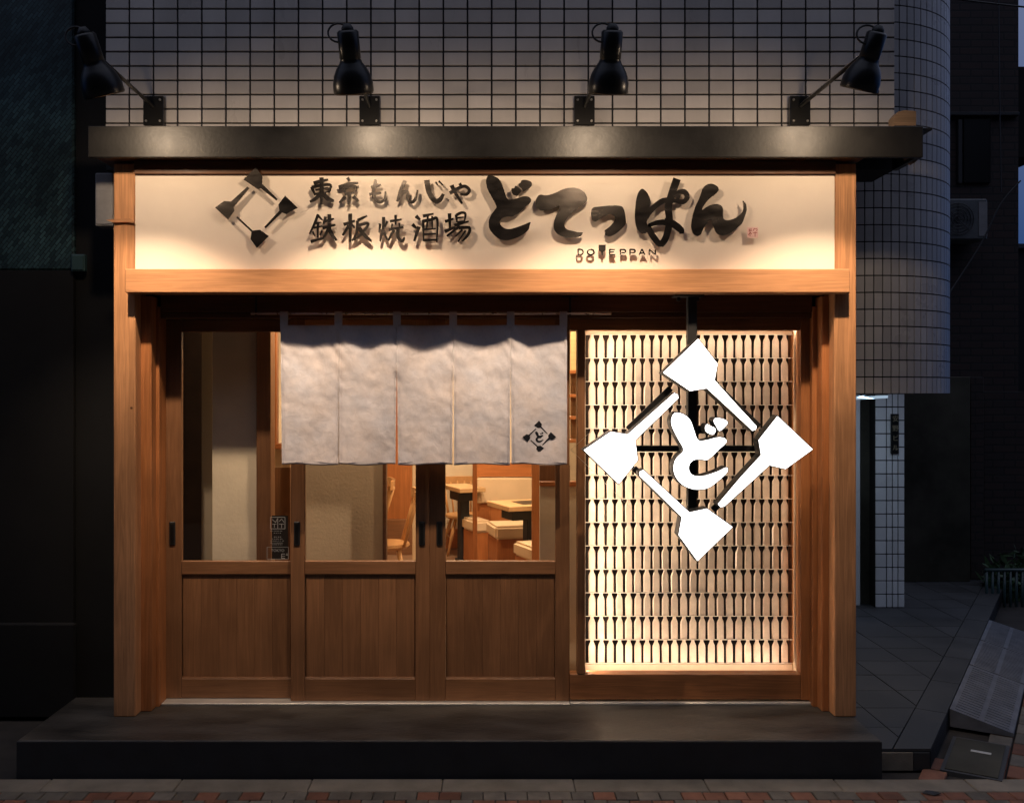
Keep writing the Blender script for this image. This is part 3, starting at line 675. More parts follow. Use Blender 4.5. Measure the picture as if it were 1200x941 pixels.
lamp(685, 717, 50, 108, -.88, -.03, 'third spotlight from the left, above the second brush-written letter', PX(700, -.1), 0)
lamp(938, 1026, 52, 106, -.85, -.22, 'far right spotlight, its long arm reaching to the edge of the round tiled wall', PX(930, -.1), 0)

# ------------------------------------------------------------------ upper tiled wall
TY = .05
tw = thing('tiled_wall', 'flat wall of wide grey-white tiles with black joints above the fascia', 'wall', (0, TY, FZ1))
kx = (DIST+TY)/F
tx0, tx1 = PX(124, TY), PX(1048.5, TY)
box('backing', tx0, tx1, TY+.006, TY+.30, FZ0+.03, 6.5, M['joint'], tw, 0)
pw, ph = 28.30*kx, 16.72*kx
bm = bmesh.new(); add_box(bm, 0, pw-.0095, 0, .012, 0, ph-.0095, .0012); me_t = bpy.data.meshes.new('tile'); bm.to_mesh(me_t); bm.free(); me_t.materials.append(M['tile'])
z_first = PZ(145.0, TY); ncols = 33
def half_tile(w):
    b_ = bmesh.new(); add_box(b_, 0, w, 0, .012, 0, ph-.0095, .0012); m_ = bpy.data.meshes.new('tile'); b_.to_mesh(m_); b_.free(); m_.materials.append(M['tile']); return m_
wlast = tx1-(tx0+pw*32)-.005; me_l = half_tile(wlast)
for r in range(9):
    for c in range(ncols):
        child('tile', me_t if c < 32 else me_l, tw, (tx0+c*pw+.002, TY-.004+random.uniform(0, .0008), z_first+r*ph+.005))
bm = bmesh.new()
for r in list(range(-3, 0))+list(range(9, 46)):
    for c in range(ncols):
        x0 = tx0+c*pw+.002; z0 = z_first+r*ph+.005
        if r < 0 and z0 < FZ1-.03: continue
        add_box(bm, x0, x0+(pw-.0095 if c < 32 else wlast), TY-.004, TY+.008, z0, z0+ph-.0095, 0)
o = link('tile_field', bm, M['tile'], tw); o['kind'] = 'stuff'

# ------------------------------------------------------------------ round tiled tower
dr = .65; dcx, dcy = 2.229, 1.15; dz0 = PZ(461.5, .5)
dt = thing('round_tower', 'round tower clad in narrow grey tiles to the right of the shop', 'tower', (dcx, dcy, dz0))
bm = bmesh.new(); n = 72
top = [bm.verts.new((dcx+dr*math.cos(2*math.pi*k/n), dcy+dr*math.sin(2*math.pi*k/n), 7.0)) for k in range(n)]
bot = [bm.verts.new((dcx+dr*math.cos(2*math.pi*k/n), dcy+dr*math.sin(2*math.pi*k/n), dz0)) for k in range(n)]
for k in range(n): bm.faces.new((bot[k], bot[(k+1)%n], top[(k+1)%n], top[k]))
bm.faces.new(bot[::-1]); bm.faces.new(top); link('wall', bm, M['joint'], dt)
da = .0500/dr; rh = 19.8/205.5
def drum_tile(bm, a, z, local=False):
    h = rh-.007; w = da-.0065/dr; r0, r1 = dr-.002, dr+.006
    vs = []
    for rr_ in (r0, r1):
        for aa in (a+.003/dr, a+.003/dr+w*.5, a+.003/dr+w):
            for zz in (z+.003, z+.003+h):
                vs.append(bm.verts.new((rr_*math.cos(aa), rr_*math.sin(aa), zz)))
    I = lambda k, j, i: vs[k*6+j*2+i]
    for j in (0, 1):
        bm.faces.new((I(1,j,0), I(1,j+1,0), I(1,j+1,1), I(1,j,1)))
        bm.faces.new((I(0,j,1), I(1,j,1), I(1,j+1,1), I(0,j+1,1))); bm.faces.new((I(0,j,0), I(0,j+1,0), I(1,j+1,0), I(1,j,0)))
    bm.faces.new((I(0,0,0), I(1,0,0), I(1,0,1), I(0,0,1))); bm.faces.new((I(0,2,0), I(0,2,1), I(1,2,1), I(1,2,0)))
bm = bmesh.new(); drum_tile(bm, 0, 0); bmesh.ops.recalc_face_normals(bm, faces=bm.faces); me_d = bpy.data.meshes.new('tile'); bm.to_mesh(me_d); bm.free(); me_d.materials.append(M['tile_drum'])
bulk = bmesh.new(); nd = 0
ncol = int(2*math.pi/da)
for c in range(ncol):
    a = c*da-math.pi
    nx, ny = math.cos(a+da/2), math.sin(a+da/2)
    if ny > .5: continue
    cosv = -(nx*(dcx+nx*dr)+ny*(dcy+ny*dr+5))/math.hypot(dcx+nx*dr, dcy+ny*dr+5)
    for r in range(0, 54):
        z = dz0+r*rh
        vis = cosv > .25 and 0 <= r < 24 and (dcx+nx*dr)/(5+dcy+ny*dr)*F+VX > 1004
        if vis and nd < 298:
            o = child('tile', me_d, dt, (dcx, dcy, z), a); nd += 1
        else:
            if ny < .3 and z < 6.9:
                b2 = bulk
                cx_, sx_ = math.cos(0), 0
                v0 = len(b2.verts); drum_tile(b2, a, z)
bmesh.ops.translate(bulk, vec=(dcx, dcy, 0), verts=bulk.verts)
o = link('tile_field', bulk, M['tile_drum'], dt); o['kind'] = 'stuff'

# ------------------------------------------------------------------ tiled pillar with the name plate, doorway beside it
YP = 2.58; kp = (DIST+YP)/F
tp = thing('tiled_pillar', 'pale tiled pillar carrying a small black name plate under the round tower', 'pillar', (PX(1042, YP), YP, SZ))
px0, px1 = PX(1025.5, YP), PX(1060, YP)
box('core', px0+.004, px1-.004, YP+.006, YP+.5, SZ, 2.6, M['joint'], tp, 0)
cols = [(1025.5, 1038.7), (1038.7, 1045.6), (1045.6, 1052.2), (1052.2, 1060)]
th = 15.65*kp
for (a, b) in cols:
    bm = bmesh.new(); add_box(bm, 0, (b-a)*kp-.008, 0, .012, 0, th-.009, .001); mt = bpy.data.meshes.new('tile'); bm.to_mesh(mt); bm.free(); mt.materials.append(M['tile_pillar'])
    for r in range(17):
        child('tile', mt, tp, (PX(a, YP)+.004, YP-.004, SZ+.004+r*th))
# name plate
np_ = thing('name_plate', 'small upright black plate with four characters on the tiled pillar', 'name plate', (PX(1048, YP), YP-.02, 1.2))
box('plate', PX(1043, YP), PX(1052, YP), YP-.022, YP-.006, PZ(531.5, YP), PZ(485, YP), M['plate'], np_, .001)
for i, ch in enumerate('安野ビル'):
    me = text_mesh(ch, .052, .0012); me.materials.clear(); me.materials.append(M['plate_ink']); me.name = 'character'
    child('character', me, np_, (PX(1048, YP), YP-.0235, PZ(491+i*11.3, YP)))
cl = thing('canopy_light', 'thin bluish lit tube under the round tower beside the shop post', 'tube light', (PX(1018, 1.9), 1.9, PZ(466, 1.9)))
M['cold'] = emit('cold_tube', (.62, .82, 1.0), .5)
tube('tube', [P(998, 467, 1.9), P(1040, 465, 1.9)], .010, M['cold'], cl, 8)
box('housing', PX(998, 1.9), PX(1040, 1.9), 1.885, 1.93, PZ(463, 1.9), PZ(458, 1.9), M['box_grey'], cl, .002)
area('tube_lamp', P(1030, 468.5, 1.9), (R(20), R(12), 0), .3, .03, 1.6, (.66, .84, 1.0))
# recessed doorway strip left of pillar and neighbour wall tile sliver
dw = thing('side_doorway', 'dark recessed door between the shop post and the tiled pillar', 'doorway', (PX(1016, 2.7), 2.7, SZ))
box('door_leaf', PX(1008.5, 2.7), PX(1025, 2.7), 2.70, 2.74, SZ, 2.4, M['grime_wall'], dw, .003)
box('door_frame', PX(1023, 2.66), PX(1026, 2.66), 2.66, 2.70, SZ, 2.4, M['box_grey'], dw, .003)
box('tiled_return', PX(1000, 2.65), PX(1008, 2.65), 2.65, 2.9, SZ, 2.4, M['tile_pillar'], dw, .002)

# ------------------------------------------------------------------ buildings to the right
bb = thing('brick_building', 'tall dark brick building beyond the alley at the right', 'building', (4.2, 4.2, SZ))
YB_ = 4.2
box('brick_wall', PX(1080, YB_), PX(1193.5, YB_), YB_, YB_+6, 1.6, 9, M['brickdark'], bb, 0)
box('plaster_wall', PX(1058, 3.6), PX(1137, 3.6), 3.6, 8, SZ, 1.75, M['grime_wall'], bb, .005)
box('brick_pier', PX(1137.5, 3.7), PX(1153, 3.7), 3.7, 8, SZ, 1.75, M['brickdark'], bb, .004)
box('brick_base', PX(1153, 4.0), PX(1260, 4.0), 4.0, 8, SZ-.1, 1.62, M['brickdark'], bb, .004)
box('window', PX(1128, 4.19), PX(1160, 4.19), 4.17, 4.2, PZ(215, 4.19), PZ(140, 4.19), M['gloss_black'], bb, .004)
box('band', PX(1112, 4.16), PX(1193.6, 4.16), 4.14, 4.2, PZ(136, 4.16), PZ(132, 4.16), M['black'], bb, .004)
box('frame', PX(1128, 4.15)-.04, PX(1128, 4.15), 4.15, 4.2, PZ(215, 4.15), PZ(140, 4.15), M['black'], bb, .004)
ac = thing('air_conditioner', 'old pale outdoor air conditioner unit high on the dark brick wall', 'air conditioner', (PX(1135, 3.9), 3.9, PZ(282, 3.9)))
box('casing', PX(1104, 3.9), PX(1157.5, 3.9), 3.9, 4.18, PZ(281, 3.9), PZ(233, 3.9), M['ac'], ac, .012)
bm = bmesh.new(); cx, cz = PX(1122, 3.9), PZ(257, 3.9)
for rr_ in (.03, .06, .09, .12, .145):
    add_tube(bm, [(cx+rr_*math.cos(a*math.pi/12), 3.888, cz+rr_*math.sin(a*math.pi/12)) for a in range(25)], .004, 6)
for a in range(8): add_tube(bm, [(cx, 3.888, cz), (cx+.15*math.cos(a*math.pi/4), 3.888, cz+.15*math.sin(a*math.pi/4))], .003, 5)
link('fan_grille', bm, M['black'], ac)
box('side_panel', PX(1147, 3.895), PX(1157, 3.895), 3.893, 3.9, PZ(277, 3.9), PZ(237, 3.9), M['box_grey'], ac, .002)
def cable(lab, pts, r=.010):
    bm = bmesh.new(); add_tube(bm, catmull(pts, 6), r, 6); o = link('cable', bm, M['black']); tag(o, lab, 'cable'); return o
cable('black cable slanting down across the brick wall past the air conditioner', [P(1196, 212, 3.8), P(1172, 240, 3.8), P(1150, 285, 3.8), P(1112, 345, 3.8)], .007)
cable('thin cable crossing near the top right corner', [P(1060, -8, 3.9), P(1150, 3, 3.9), P(1230, 12, 3.9)], .008)
cable('upright cable running up the brick wall', [P(1170, -20, 4.1), P(1171, 90, 4.1), P(1173, 225, 4.1)], .006)
fb = thing('far_building', 'distant dark building whose roof meets the sky at the right edge', 'building', (13.5, 20, SZ))
box('wall', PX(1175, 20), PX(1400, 20), 20, 28, SZ, PZ(290, 20), M['dark_wall'], fb, 0)
box('parapet', PX(1175, 19.9), PX(1400, 19.9), 19.85, 20, PZ(291, 19.9), PZ(286, 19.9), M['black'], fb, 0)
ps = thing('projecting_sign', 'dark projecting box sign high on the brick building against the blue sky', 'sign', (PX(1196, 4.3), 4.3, PZ(185, 4.3)))
box('sign_box', PX(1193.7, 4.25), PX(1225, 4.25), 4.3, 4.7, PZ(184, 4.25), PZ(76, 4.25), M['dark_wall'], ps, .01)
# railing and plants at the right edge
rl = thing('railing', 'low dark railing at the far right beyond the kerb ramps', 'railing', (PX(1160, 3.2), 3.2, SZ))
for i in range(9):
    tube('bar', [P(1156+i*7, 668, 3.1), P(1156+i*7, 726, 3.1)], .012, M['teal'], rl, 8)
tube('top_rail', [P(1154, 668, 3.1), P(1230, 668, 3.1)], .016, M['teal'], rl, 8)
def shrub(cx, cz, Y, n, rad, lab):
    t = thing('shrub', lab, 'shrub', (cx, Y, SZ), 'dark shrubs behind the railing')
    bm = bmesh.new()
    for i in range(n):
        d = Vector((random.gauss(0, 1), random.gauss(0, 1), random.gauss(0, 1))).normalized()*rad*(random.random()**.5)
        p = Vector((cx, Y, cz))+Vector((d.x, d.y*.7, d.z*1.2))
        a = Vector((random.gauss(0,1), random.gauss(0,1), random.gauss(0,1))).normalized(); b = a.cross(Vector((random.gauss(0,1), random.gauss(0,1), random.gauss(0,1)))).normalized()
        l_ = random.uniform(.04, .07); w_ = l_*.3
        q = [bm.verts.new(p-a*l_), bm.verts.new(p+b*w_), bm.verts.new(p+a*l_), bm.verts.new(p-b*w_)]; bm.faces.new(q)
    link('foliage', bm, M['leaf'], t)
    bm = bmesh.new()
    for k in range(6): add_tube(bm, [(cx, Y, SZ), (cx+random.uniform(-.1,.1), Y+random.uniform(-.1,.1), cz), (cx+random.uniform(-.25,.25), Y+random.uniform(-.15,.15), cz+rad*.8)], [.012, .008, .003], 5)
    link('stem', bm, M['grime_wall'], t)
shrub(PX(1182, 3.4), PZ(690, 3.4), 3.4, 420, .26, 'dark leafy shrub behind the railing, nearest the brick pier')
shrub(PX(1212, 3.5), PZ(682, 3.5), 3.5, 420, .30, 'dark leafy shrub at the extreme right edge behind the railing')

# ------------------------------------------------------------------ left neighbour
lb = thing('neighbour_building', 'dark building with teal lozenge tiles at the left edge', 'building', (-3, .3, GZ))
box('shaded_lower_wall', -8, PX(86, .30), .30, 6, GZ, 2.28, M['dark_wall'], lb, .002)  # shade low on the wall put into a plain dark material, without tiles
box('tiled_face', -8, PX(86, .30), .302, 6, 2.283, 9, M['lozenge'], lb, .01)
box('gap_shade', PX(86, .30)+.001, PX(140, .3), .33, .8, GZ, 9, M['dark_wall'], lb, 0)  # dark block closing the gap, stands in for the shade inside it
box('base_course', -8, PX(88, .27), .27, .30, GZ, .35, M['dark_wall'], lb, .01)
mb = thing('meter_box', 'grey box fixed to the left of the cedar post below the fascia', 'meter box', (PX(122, -.1), -.12, PZ(266, -.12)))
box('casing', PX(111.5, -.12), PX(132.5, -.12), -.12, -.02, PZ(265, -.12), PZ(203, -.12), M['box_grey'], mb, .004)
box('casing_lid', PX(112.5, -.124), PX(131.5, -.124), -.124, -.12, PZ(263, -.12), PZ(222, -.12), M['box_grey'], mb, .002)
box('bracket', PX(128, -.1), XL0+.01, -.10, -.08, PZ(240, -.1), PZ(230, -.1), M['black'], mb, .001)
jb = thing('junction_box', 'tiny dim box on the dark wall left of the shop', 'junction box', (PX(91, .26), .26, PZ(318, .26)))
box('casing', PX(83, .26), PX(99, .26), .262, .298, PZ(318, .26), PZ(298, .26), M['teal'], jb, .004)
box('lid', PX(84.5, .26), PX(97.5, .26), .256, .262, PZ(316.5, .26), PZ(299.5, .26), M['teal'], jb, .002)

# ------------------------------------------------------------------ hanging light sign
SY0, SY1 = -.285, -.195
hs = thing('hanging_sign', 'large white lit sign of four spatulas round one brush-written character', 'sign', (PX(819, -.24), -.24, BBOT))
SG = [[(490,25),(567,125),(555,190),(640,285),(724,375),(720,388),(708,392),(612,302),(525,222),(458,233),(350,160)],
      [(808,335),(948,467),(840,545),(775,530),(595,695),(580,698),(570,686),(660,580),(743,490),(733,430)],
      [(627,778),(487,913),(412,810),(425,738),(255,572),(256,556),(270,550),(455,720),(525,705)],
      [(32,470),(172,605),(247,510),(237,430),(410,262),(408,248),(394,242),(207,408),(140,397)]]
SD = [[(155,75),(230,90),(300,145),(330,220),(380,380),(470,370),(600,333),(670,345),(690,380),(660,415),(600,465),(550,520),(480,578),(440,568),(345,565),(295,610),(285,670),(310,725),(370,748),(450,745),(600,695),(685,648),(700,670),(690,710),(600,790),(520,855),(450,880),(350,885),(240,850),(160,770),(128,690),(135,600),(170,540),(250,475),(170,340),(110,220),(103,150),(125,95)],
      [(480,193),(520,220),(570,240),(568,280),(545,312),(500,295),(465,270),(460,230)],
      [(560,135),(620,135),(690,160),(697,195),(640,255),(605,272),(580,220),(550,170)]]
def grow(pts, d):
    """offset an outline (x, z) outward by d"""
    A = sum(pts[i][0]*pts[(i+1)%len(pts)][1]-pts[(i+1)%len(pts)][0]*pts[i][1] for i in range(len(pts)))
    s = 1 if A > 0 else -1; out = []; n = len(pts)
    for i in range(n):
        p0, p1, p2 = Vector(pts[i-1]), Vector(pts[i]), Vector(pts[(i+1)%n])
        e1 = (p1-p0).normalized(); e2 = (p2-p1).normalized()
        n1 = Vector((e1.y, -e1.x))*s; n2 = Vector((e2.y, -e2.x))*s; m = (n1+n2); m = m.normalized() if m.length > 1e-4 else n1
        k = min(1/max(m.dot(n1), .4), 2.2); out.append(tuple(p1+m*d*k))
    return out
def sign_piece(name, polys, org, sc, it=0):
    bm = bmesh.new(); bf = bmesh.new()
    for pl in polys:
        q = [(lambda p: (p[0], p[2]))(P(org[0]+x/sc, org[1]+y/sc, SY0)) for x, y in pl]
        if it: q = smooth_poly(q, it)
        add_prism(bm, grow(q, .0045), SY0+.004, SY1); add_prism(bf, q, SY0, SY0+.006)
    b = link(name, bm, M['black'], hs); f = link('light_face', bf, M['white_sign']); f.parent = b
for pl in SG: sign_piece('spatula_box', [pl], (675, 390), 3.42)
sign_piece('character_box', SD, (775, 475), 8.967, 2)
# frame bars behind the boxes
YF = -.165
def bar(x0, x1, y0, y1): return box('frame_bar', PX(x0, YF), PX(x1, YF), YF-.012, YF+.012, PZ(y1, YF), PZ(y0, YF), M['black'], hs, .002)
box('post', PX(805, YF), PX(816, YF), YF-.022, YF+.022, PZ(604, YF), BBOT-.004, M['black'], hs, .003)
bar(742, 804.5, 522, 529); bar(816.5, 892, 522, 529); bar(817, 832, 499, 508)
# diagonal stays joining the four boxes
def diag(p, q, w=7):
    a = P(*p, YF); b = P(*q, YF); bm = bmesh.new(); add_stroke(bm, [(a[0], a[2], w*.0043), (b[0], b[2], w*.0043)], YF-.028, YF-.013); link('frame_bar', bm, M['black'], hs)
diag((785, 455), (735, 503)); diag((838, 452), (888, 500)); diag((742, 548), (790, 596)); diag((885, 548), (834, 597))
bm = bmesh.new(); add_box(bm, PX(789, YF), PX(823, YF), YF-.05, YF+.05, BBOT-.010, BBOT-.001, .001)
for sx in (-1, 1): add_box(bm, PX(806+sx*11, YF)-.008, PX(806+sx*11, YF)+.008, YF-.008, YF+.008, BBOT-.03, BBOT-.0105, .001)
link('ceiling_plate', bm, M['black'], hs)
tube('stay_wire', [P(669, 527, -.02), P(700, 499, YF)], .0012, M['steel'], hs, 5); tube('stay_wire', [P(669, 527, -.02), P(742, 598, YF)], .0012, M['steel'], hs, 5)

# ------------------------------------------------------------------ display case of spatulas
YC = .20
dc = thing('display_case', 'warmly lit window case filled with rows of small hanging spatulas', 'display case', (PX(812, YC), YC, PZ(790, YC)))
cx0, cx1, cz0, cz1 = PX(683, YC), PX(938.5, YC), PZ(789, YC), PZ(385, YC)
box('dim_room_panel', cx0-.01, cx1+.02, YC+.17, YC+.185, cz0-.02, cz1+.03, M['dim_room'], dc, 0)  # dark panel added in place of the dim room seen between the blades
box('side_panel', cx0-.014, cx0-.002, .040, YC+.068, cz0-.02, cz1+.02, M['case_in'], dc, .001)
box('side_panel', PX(929, YC), PX(929, YC)+.012, .075, YC+.068, cz0-.02, cz1+.02, M['case_in'], dc, .001)
box('side_panel', PX(938, .06), PX(938, .06)+.01, .040, YC+.068, cz0-.02, cz1+.02, M['jamb'], dc, .001)
box('base_panel', cx0, cx1+.02, .040, YC+.068, cz0-.010, cz0+.003, M['case_in'], dc, .001)
box('top_panel', cx0, cx1+.02, .040, YC+.068, cz1+.006, cz1+.016, M['case_in'], dc, .001)
box('light_strip', cx0+.01, cx1-.03, .045, .060, cz1-.004, cz1+.004, M['led'], dc, .001)
box('light_strip', cx0+.01, cx1-.03, .045, .058, cz0+.004, cz0+.009, M['led'], dc, .001)
box('edge_trim', PX(929.5, .08), PX(937.5, .08), .068, .073, cz0+.01, cz1-.005, M['case_in'], dc, .001)
box('base_board', cx0, PX(929, YC), YC-.010, YC+.01, cz0+.003, PZ(777.5, YC), M['case_in'], dc, .001)
box('top_board', cx0, PX(929, YC), YC-.004, YC+.01, PZ(392, YC), cz1+.005, M['case_in'], dc, .001)
kc = (DIST+YC)/F; cw, rhh = 10.75*kc, 27.42*kc
def spat(wob):
    """bottle-shaped steel blade: neck, pointed shoulders, long body; bevelled"""
    w0, w1 = 3.9*kc*.5, 8.45*kc*.5; H = rhh
    out = [(-w0, H), (w0, H), (w0+.0006, H-.015), (w0+.0045, H-.022), (w1-.0015, H-.032), (w1, H-.040), (w1, .0005), (-w1, .0005), (-w1, H-.040), (-w1+.0015, H-.032), (-w0-.0045, H-.022), (-w0-.0006, H-.015)]
    bm = bmesh.new(); n = len(out)
    A = [bm.verts.new((x, .003, z)) for x, z in out]
    sx, ins = .80, .004
    B = [bm.verts.new((x*sx+wob*.001, -.005, H*.5+(z-H*.5)*.95)) for x, z in out]
    for i in range(n): bm.faces.new((A[i], A[(i+1)%n], B[(i+1)%n], B[i]))
    f = bm.faces.new(B[::-1]); f.normal_update(); bmesh.ops.triangulate(bm, faces=[f])
    bmesh.ops.recalc_face_normals(bm, faces=bm.faces)
    me = bpy.data.meshes.new('spatula'); bm.to_mesh(me); bm.free(); me.materials.append(M['spatula']); return me
sp = [spat(w) for w in (-1, 0, 1)]
cells = []
for r in range(14):
    ytop = 392.6+27.42*r
    for c in range(23):
        gx = 688.5+10.75*c+5.37
        if gx > 930: continue
        hid = (abs(gx-819)+abs(ytop+14-527)) < 38 or (abs(gx-810)<6 and ytop<600) or (abs(gx-818)+abs(ytop+14-430) < 26)
        cells.append((hid, r, c, gx, ytop))
cells.sort(key=lambda t: (t[0], random.random() if t[0] else 0))
bm = bmesh.new(); rest = []
for i, (hid, r, c, gx, ytop) in enumerate(cells):
    z = PZ(ytop, YC)-rhh+.001; x = PX(gx, YC)
    if i < 298:
        o = child('spatula', sp[random.randrange(3)], dc, (x+random.uniform(-.0006, .0006), YC+random.uniform(-.002, .002), z), random.uniform(-.12, .12))
        o.rotation_euler[1] = random.uniform(-.015, .015)
    else:
        tmp = sp[1].copy(); tmp.transform(Matrix.Translation((x, YC, z))); bm.from_mesh(tmp); bpy.data.meshes.remove(tmp)
if len(bm.verts): o = link('spatula_mass', bm, M['spatula'], dc); o['kind'] = 'stuff'
else: bm.free()
for r in range(15):
    z = PZ(392.6+27.42*r, YC)
    bm = bmesh.new(); add_box(bm, cx0, PX(929, YC), YC-.0105, YC-.0065, z-.0006, z+.0026, 0); link('rail', bm, M['rail'], dc)
CASEW = (1.0, .80, .61)
area('case_light', ((cx0+cx1)/2, .056, cz1-.006), (R(9), 0, 0), cx1-cx0-.06, .012, 18, CASEW)
area('case_light', ((cx0+cx1)/2, .056, cz0+.012), (R(180-9), 0, 0), cx1-cx0-.06, .012, 18, CASEW)
area('case_light', (cx1-.008, .047, (cz0+cz1)/2), (R(0), R(90), 0), cz1-cz0-.1, .010, 10, CASEW)
area('case_light', (cx0+.004, .050, (cz0+cz1)/2), (R(0), R(-90), 0), cz1-cz0-.1, .010, 10, CASEW)

# ------------------------------------------------------------------ curtain (noren)
YN = -.135
XN = [PX(v, YN) for v in (328.5, 396.5, 465, 531, 598.5, 664.5)]
ZT, ZBt = PZ(381, YN), PZ(544.5, YN)
def cloth_y(x, z):
    f = (ZT-z)/(ZT-ZBt); f = max(0, min(1, f))
    # droop backward between the straps near the top
    for i in range(5):
        if XN[i] <= x <= XN[i+1]: u = (x-XN[i])/(XN[i+1]-XN[i]); break
    else: u = 0 if x < XN[0] else 1; i = 0
    amp = (.016, .018, .036, .030, .027)[i]
    y = YN + amp*math.sin(math.pi*u)**1.3*math.exp(-f*2.2)
    y += .010*noise.noise(Vector((x*5.5, z*2.2, 3.1)))*(.35+f*.8)
    y += .0065*noise.noise(Vector((x*15+z*5, z*7-x*4, 1.7)))*(1.0-.45*f)
    y += .0024*noise.noise(Vector((x*24+z*9, z*19-x*6, 5.2)))*(1-.35*f)
    y += .0010*noise.noise(Vector((x*48, z*40, 9.2)))
    g_ = min(abs(x-q) for q in XN); y -= .0050*math.exp(-(g_/.035)**2)*math.exp(-f*5)*math.sin(90*(x+z*.8))
    y += .0042*math.sin(u*9.4+i*2.3+.6*math.sin(f*3+i))*f**.7
    y += .0022*(1-abs(2*u-1))*math.sin(x*46+z*9)*(1-f)
    return y
nr = thing('shop_curtain', 'washed pale grey linen curtain in five panels hanging over the doors', 'curtain', ((XN[0]+XN[5])/2, YN, ZT))
gaps = [(0, 0), (.0004, .0016), (.0008, .013), (.0006, .008), (.0005, .008), (0, 0)]
for i in range(5):
    bm = bmesh.new(); nu, nv = 44, 90; grid = []
    for b in range(nv+1):
        f = b/nv; z = ZT+(ZBt-ZT)*f; row = []
        s0 = max(0, (f-.28)/.72); gl = gaps[i][1]*s0*.5; gr = gaps[i+1][1]*s0*.5
        bow0 = .003*math.sin(f*5+i) * (1 if i else 1); 
        for a in range(nu+1):
            u = a/nu
            xa = XN[i]+gl+ (.008*f-.008*(1-f)*0 if i == 0 else 0); xb = XN[i+1]-gr
            x = xa+(xb-xa)*u
            zz = z+(.0035*math.sin(u*math.pi*2+i*1.7)*f)
            y = cloth_y(x, z) + (.0035*math.cos(2*math.pi*u)*s0)
            row.append(bm.verts.new((x, y, zz)))
        grid.append(row)
    for b in range(nv):
        for a in range(nu): bm.faces.new((grid[b][a], grid[b][a+1], grid[b+1][a+1], grid[b+1][a]))
    o = link('cloth_panel', bm, M['cloth'], nr, smooth=True)
    sm = o.modifiers.new('thick', 'SOLIDIFY'); sm.thickness = .0018
# seams and bottom hem as raised double lines of cloth
for i in range(6):
    for s in ((-1, 1) if 0 < i < 5 else ((1,) if i == 0 else (-1,))):
        pts = []
        for b in range(41):
            f = b/40; z = ZT+(ZBt-ZT)*f; x = XN[i]+s*(.010+gaps[i][1]*.5*max(0, (f-.28)/.72)) + (.008*f if i == 0 else 0)
            pts.append((x, cloth_y(x, z)-.0022, z))
        bm = bmesh.new(); add_tube(bm, pts, .0011, 5); link('seam', bm, M['cloth'], nr, smooth=True)
for i in range(5):
    pts = [(XN[i]+.012+(XN[i+1]-XN[i]-.024)*k/16, 0, ZBt+.014) for k in range(17)]; pts = [(x, cloth_y(x, z)-.0022, z) for x, _, z in pts]
    bm = bmesh.new(); add_tube(bm, pts, .0011, 5); link('hem', bm, M['cloth'], nr, smooth=True)
for i in range(6):
    xc = XN[i] + (.018 if i == 0 else -.018 if i == 5 else 0); w = .019
    prof = [(cloth_y(xc, ZT-.01)-.003, ZT-.012), (YR-.011, ZR-.012), (YR-.010, ZR+.004), (YR-.004, ZR+.0105), (YR+.004, ZR+.0105), (YR+.010, ZR+.004), (YR+.011, ZR-.012), (cloth_y(xc, ZT-.01)+.004, ZT-.010)]
    bm = bmesh.new(); pr = [[bm.verts.new((xc+s*w, y, z)) for s in (-1, 1)] for y, z in prof]
    for a, b in zip(pr, pr[1:]): bm.faces.new((a[0], a[1], b[1], b[0]))
    o = link('strap', bm, M['cloth'], nr); sm = o.modifiers.new('thick', 'SOLIDIFY'); sm.thickness = .0014
# printed emblem
bm = bmesh.new(); sc_ = 39.0/265.0
def on_cloth(px, py):
    x, z = PX(px, YN), PZ(py, YN); return (x, cloth_y(x, z)-.0016+.0, z)
def dense(pl, n=3):
    o_ = []
    for i in range(len(pl)):
        a, b = pl[i], pl[(i+1)%len(pl)]
        for k in range(n): o_.append((a[0]+(b[0]-a[0])*k/n, a[1]+(b[1]-a[1])*k/n))
    return o_
for pl in SG:
    q = [(632+(675+x/3.42-819)*sc_, 512+(390+y/3.42-527)*sc_) for x, y in dense(pl)]
    f = bm.faces.new([bm.verts.new(on_cloth(*p)) for p in q]); f.normal_update(); bmesh.ops.triangulate(bm, faces=[f])
for pl in SD:
    q = [(632+(775+x/8.967-819)*sc_, 512+(475+y/8.967-527)*sc_) for x, y in smooth_poly(pl, 1)]
    f = bm.faces.new([bm.verts.new(on_cloth(*p)) for p in q]); f.normal_update(); bmesh.ops.triangulate(bm, faces=[f])
for v in bm.verts: v.co.y -= .0032
o = link('printed_emblem', bm, M['print'], nr)
sm = o.modifiers.new('thick', 'SOLIDIFY'); sm.thickness = .0006

# ------------------------------------------------------------------ sticker on the left door's glass
YS = .0575
sk = thing('window_sticker', 'dark vertical sticker with white square emblem and small lettering on the left door glass', 'sticker', (PX(328, YS), YS, PZ(655, YS)))
box('film', PX(318.5, YS), PX(337.5, YS), YS, YS+.0006, PZ(655, YS), PZ(604, YS), M['film'], sk, 0)
bm = bmesh.new(); kk = (DIST+YS)/F
def sline(x0, y0, x1, y1, w=.6):
    a, b = P(x0, y0, YS), P(x1, y1, YS); add_stroke(bm, [(a[0], a[2], w*kk), (b[0], b[2], w*kk)], YS-.0008, YS-.0002)
for q in ((317,606,334,606),(317,619.5,334,619.5),(317,606,317,619.5),(334,606,334,619.5),(319,608.5,323,612),(323,612,325,608),(327,611,330,608),(330,608,333,612),(319,614,324,614),(321.5,614,321.5,618),(327,614,333,614),(330,614,330,618.5),(325.5,607,325.5,619)): sline(*q)
for y0, a, b in ((622, 317, 331), (624.5, 321, 330), (629, 321, 330), (631.3, 319, 331), (633.6, 317, 333), (636, 317, 332), (638, 319, 331)):
    x_ = a
    while x_ < b: sline(x_, y0, min(x_+random.uniform(.7, 1.8), b), y0, .55); x_ += 2.3
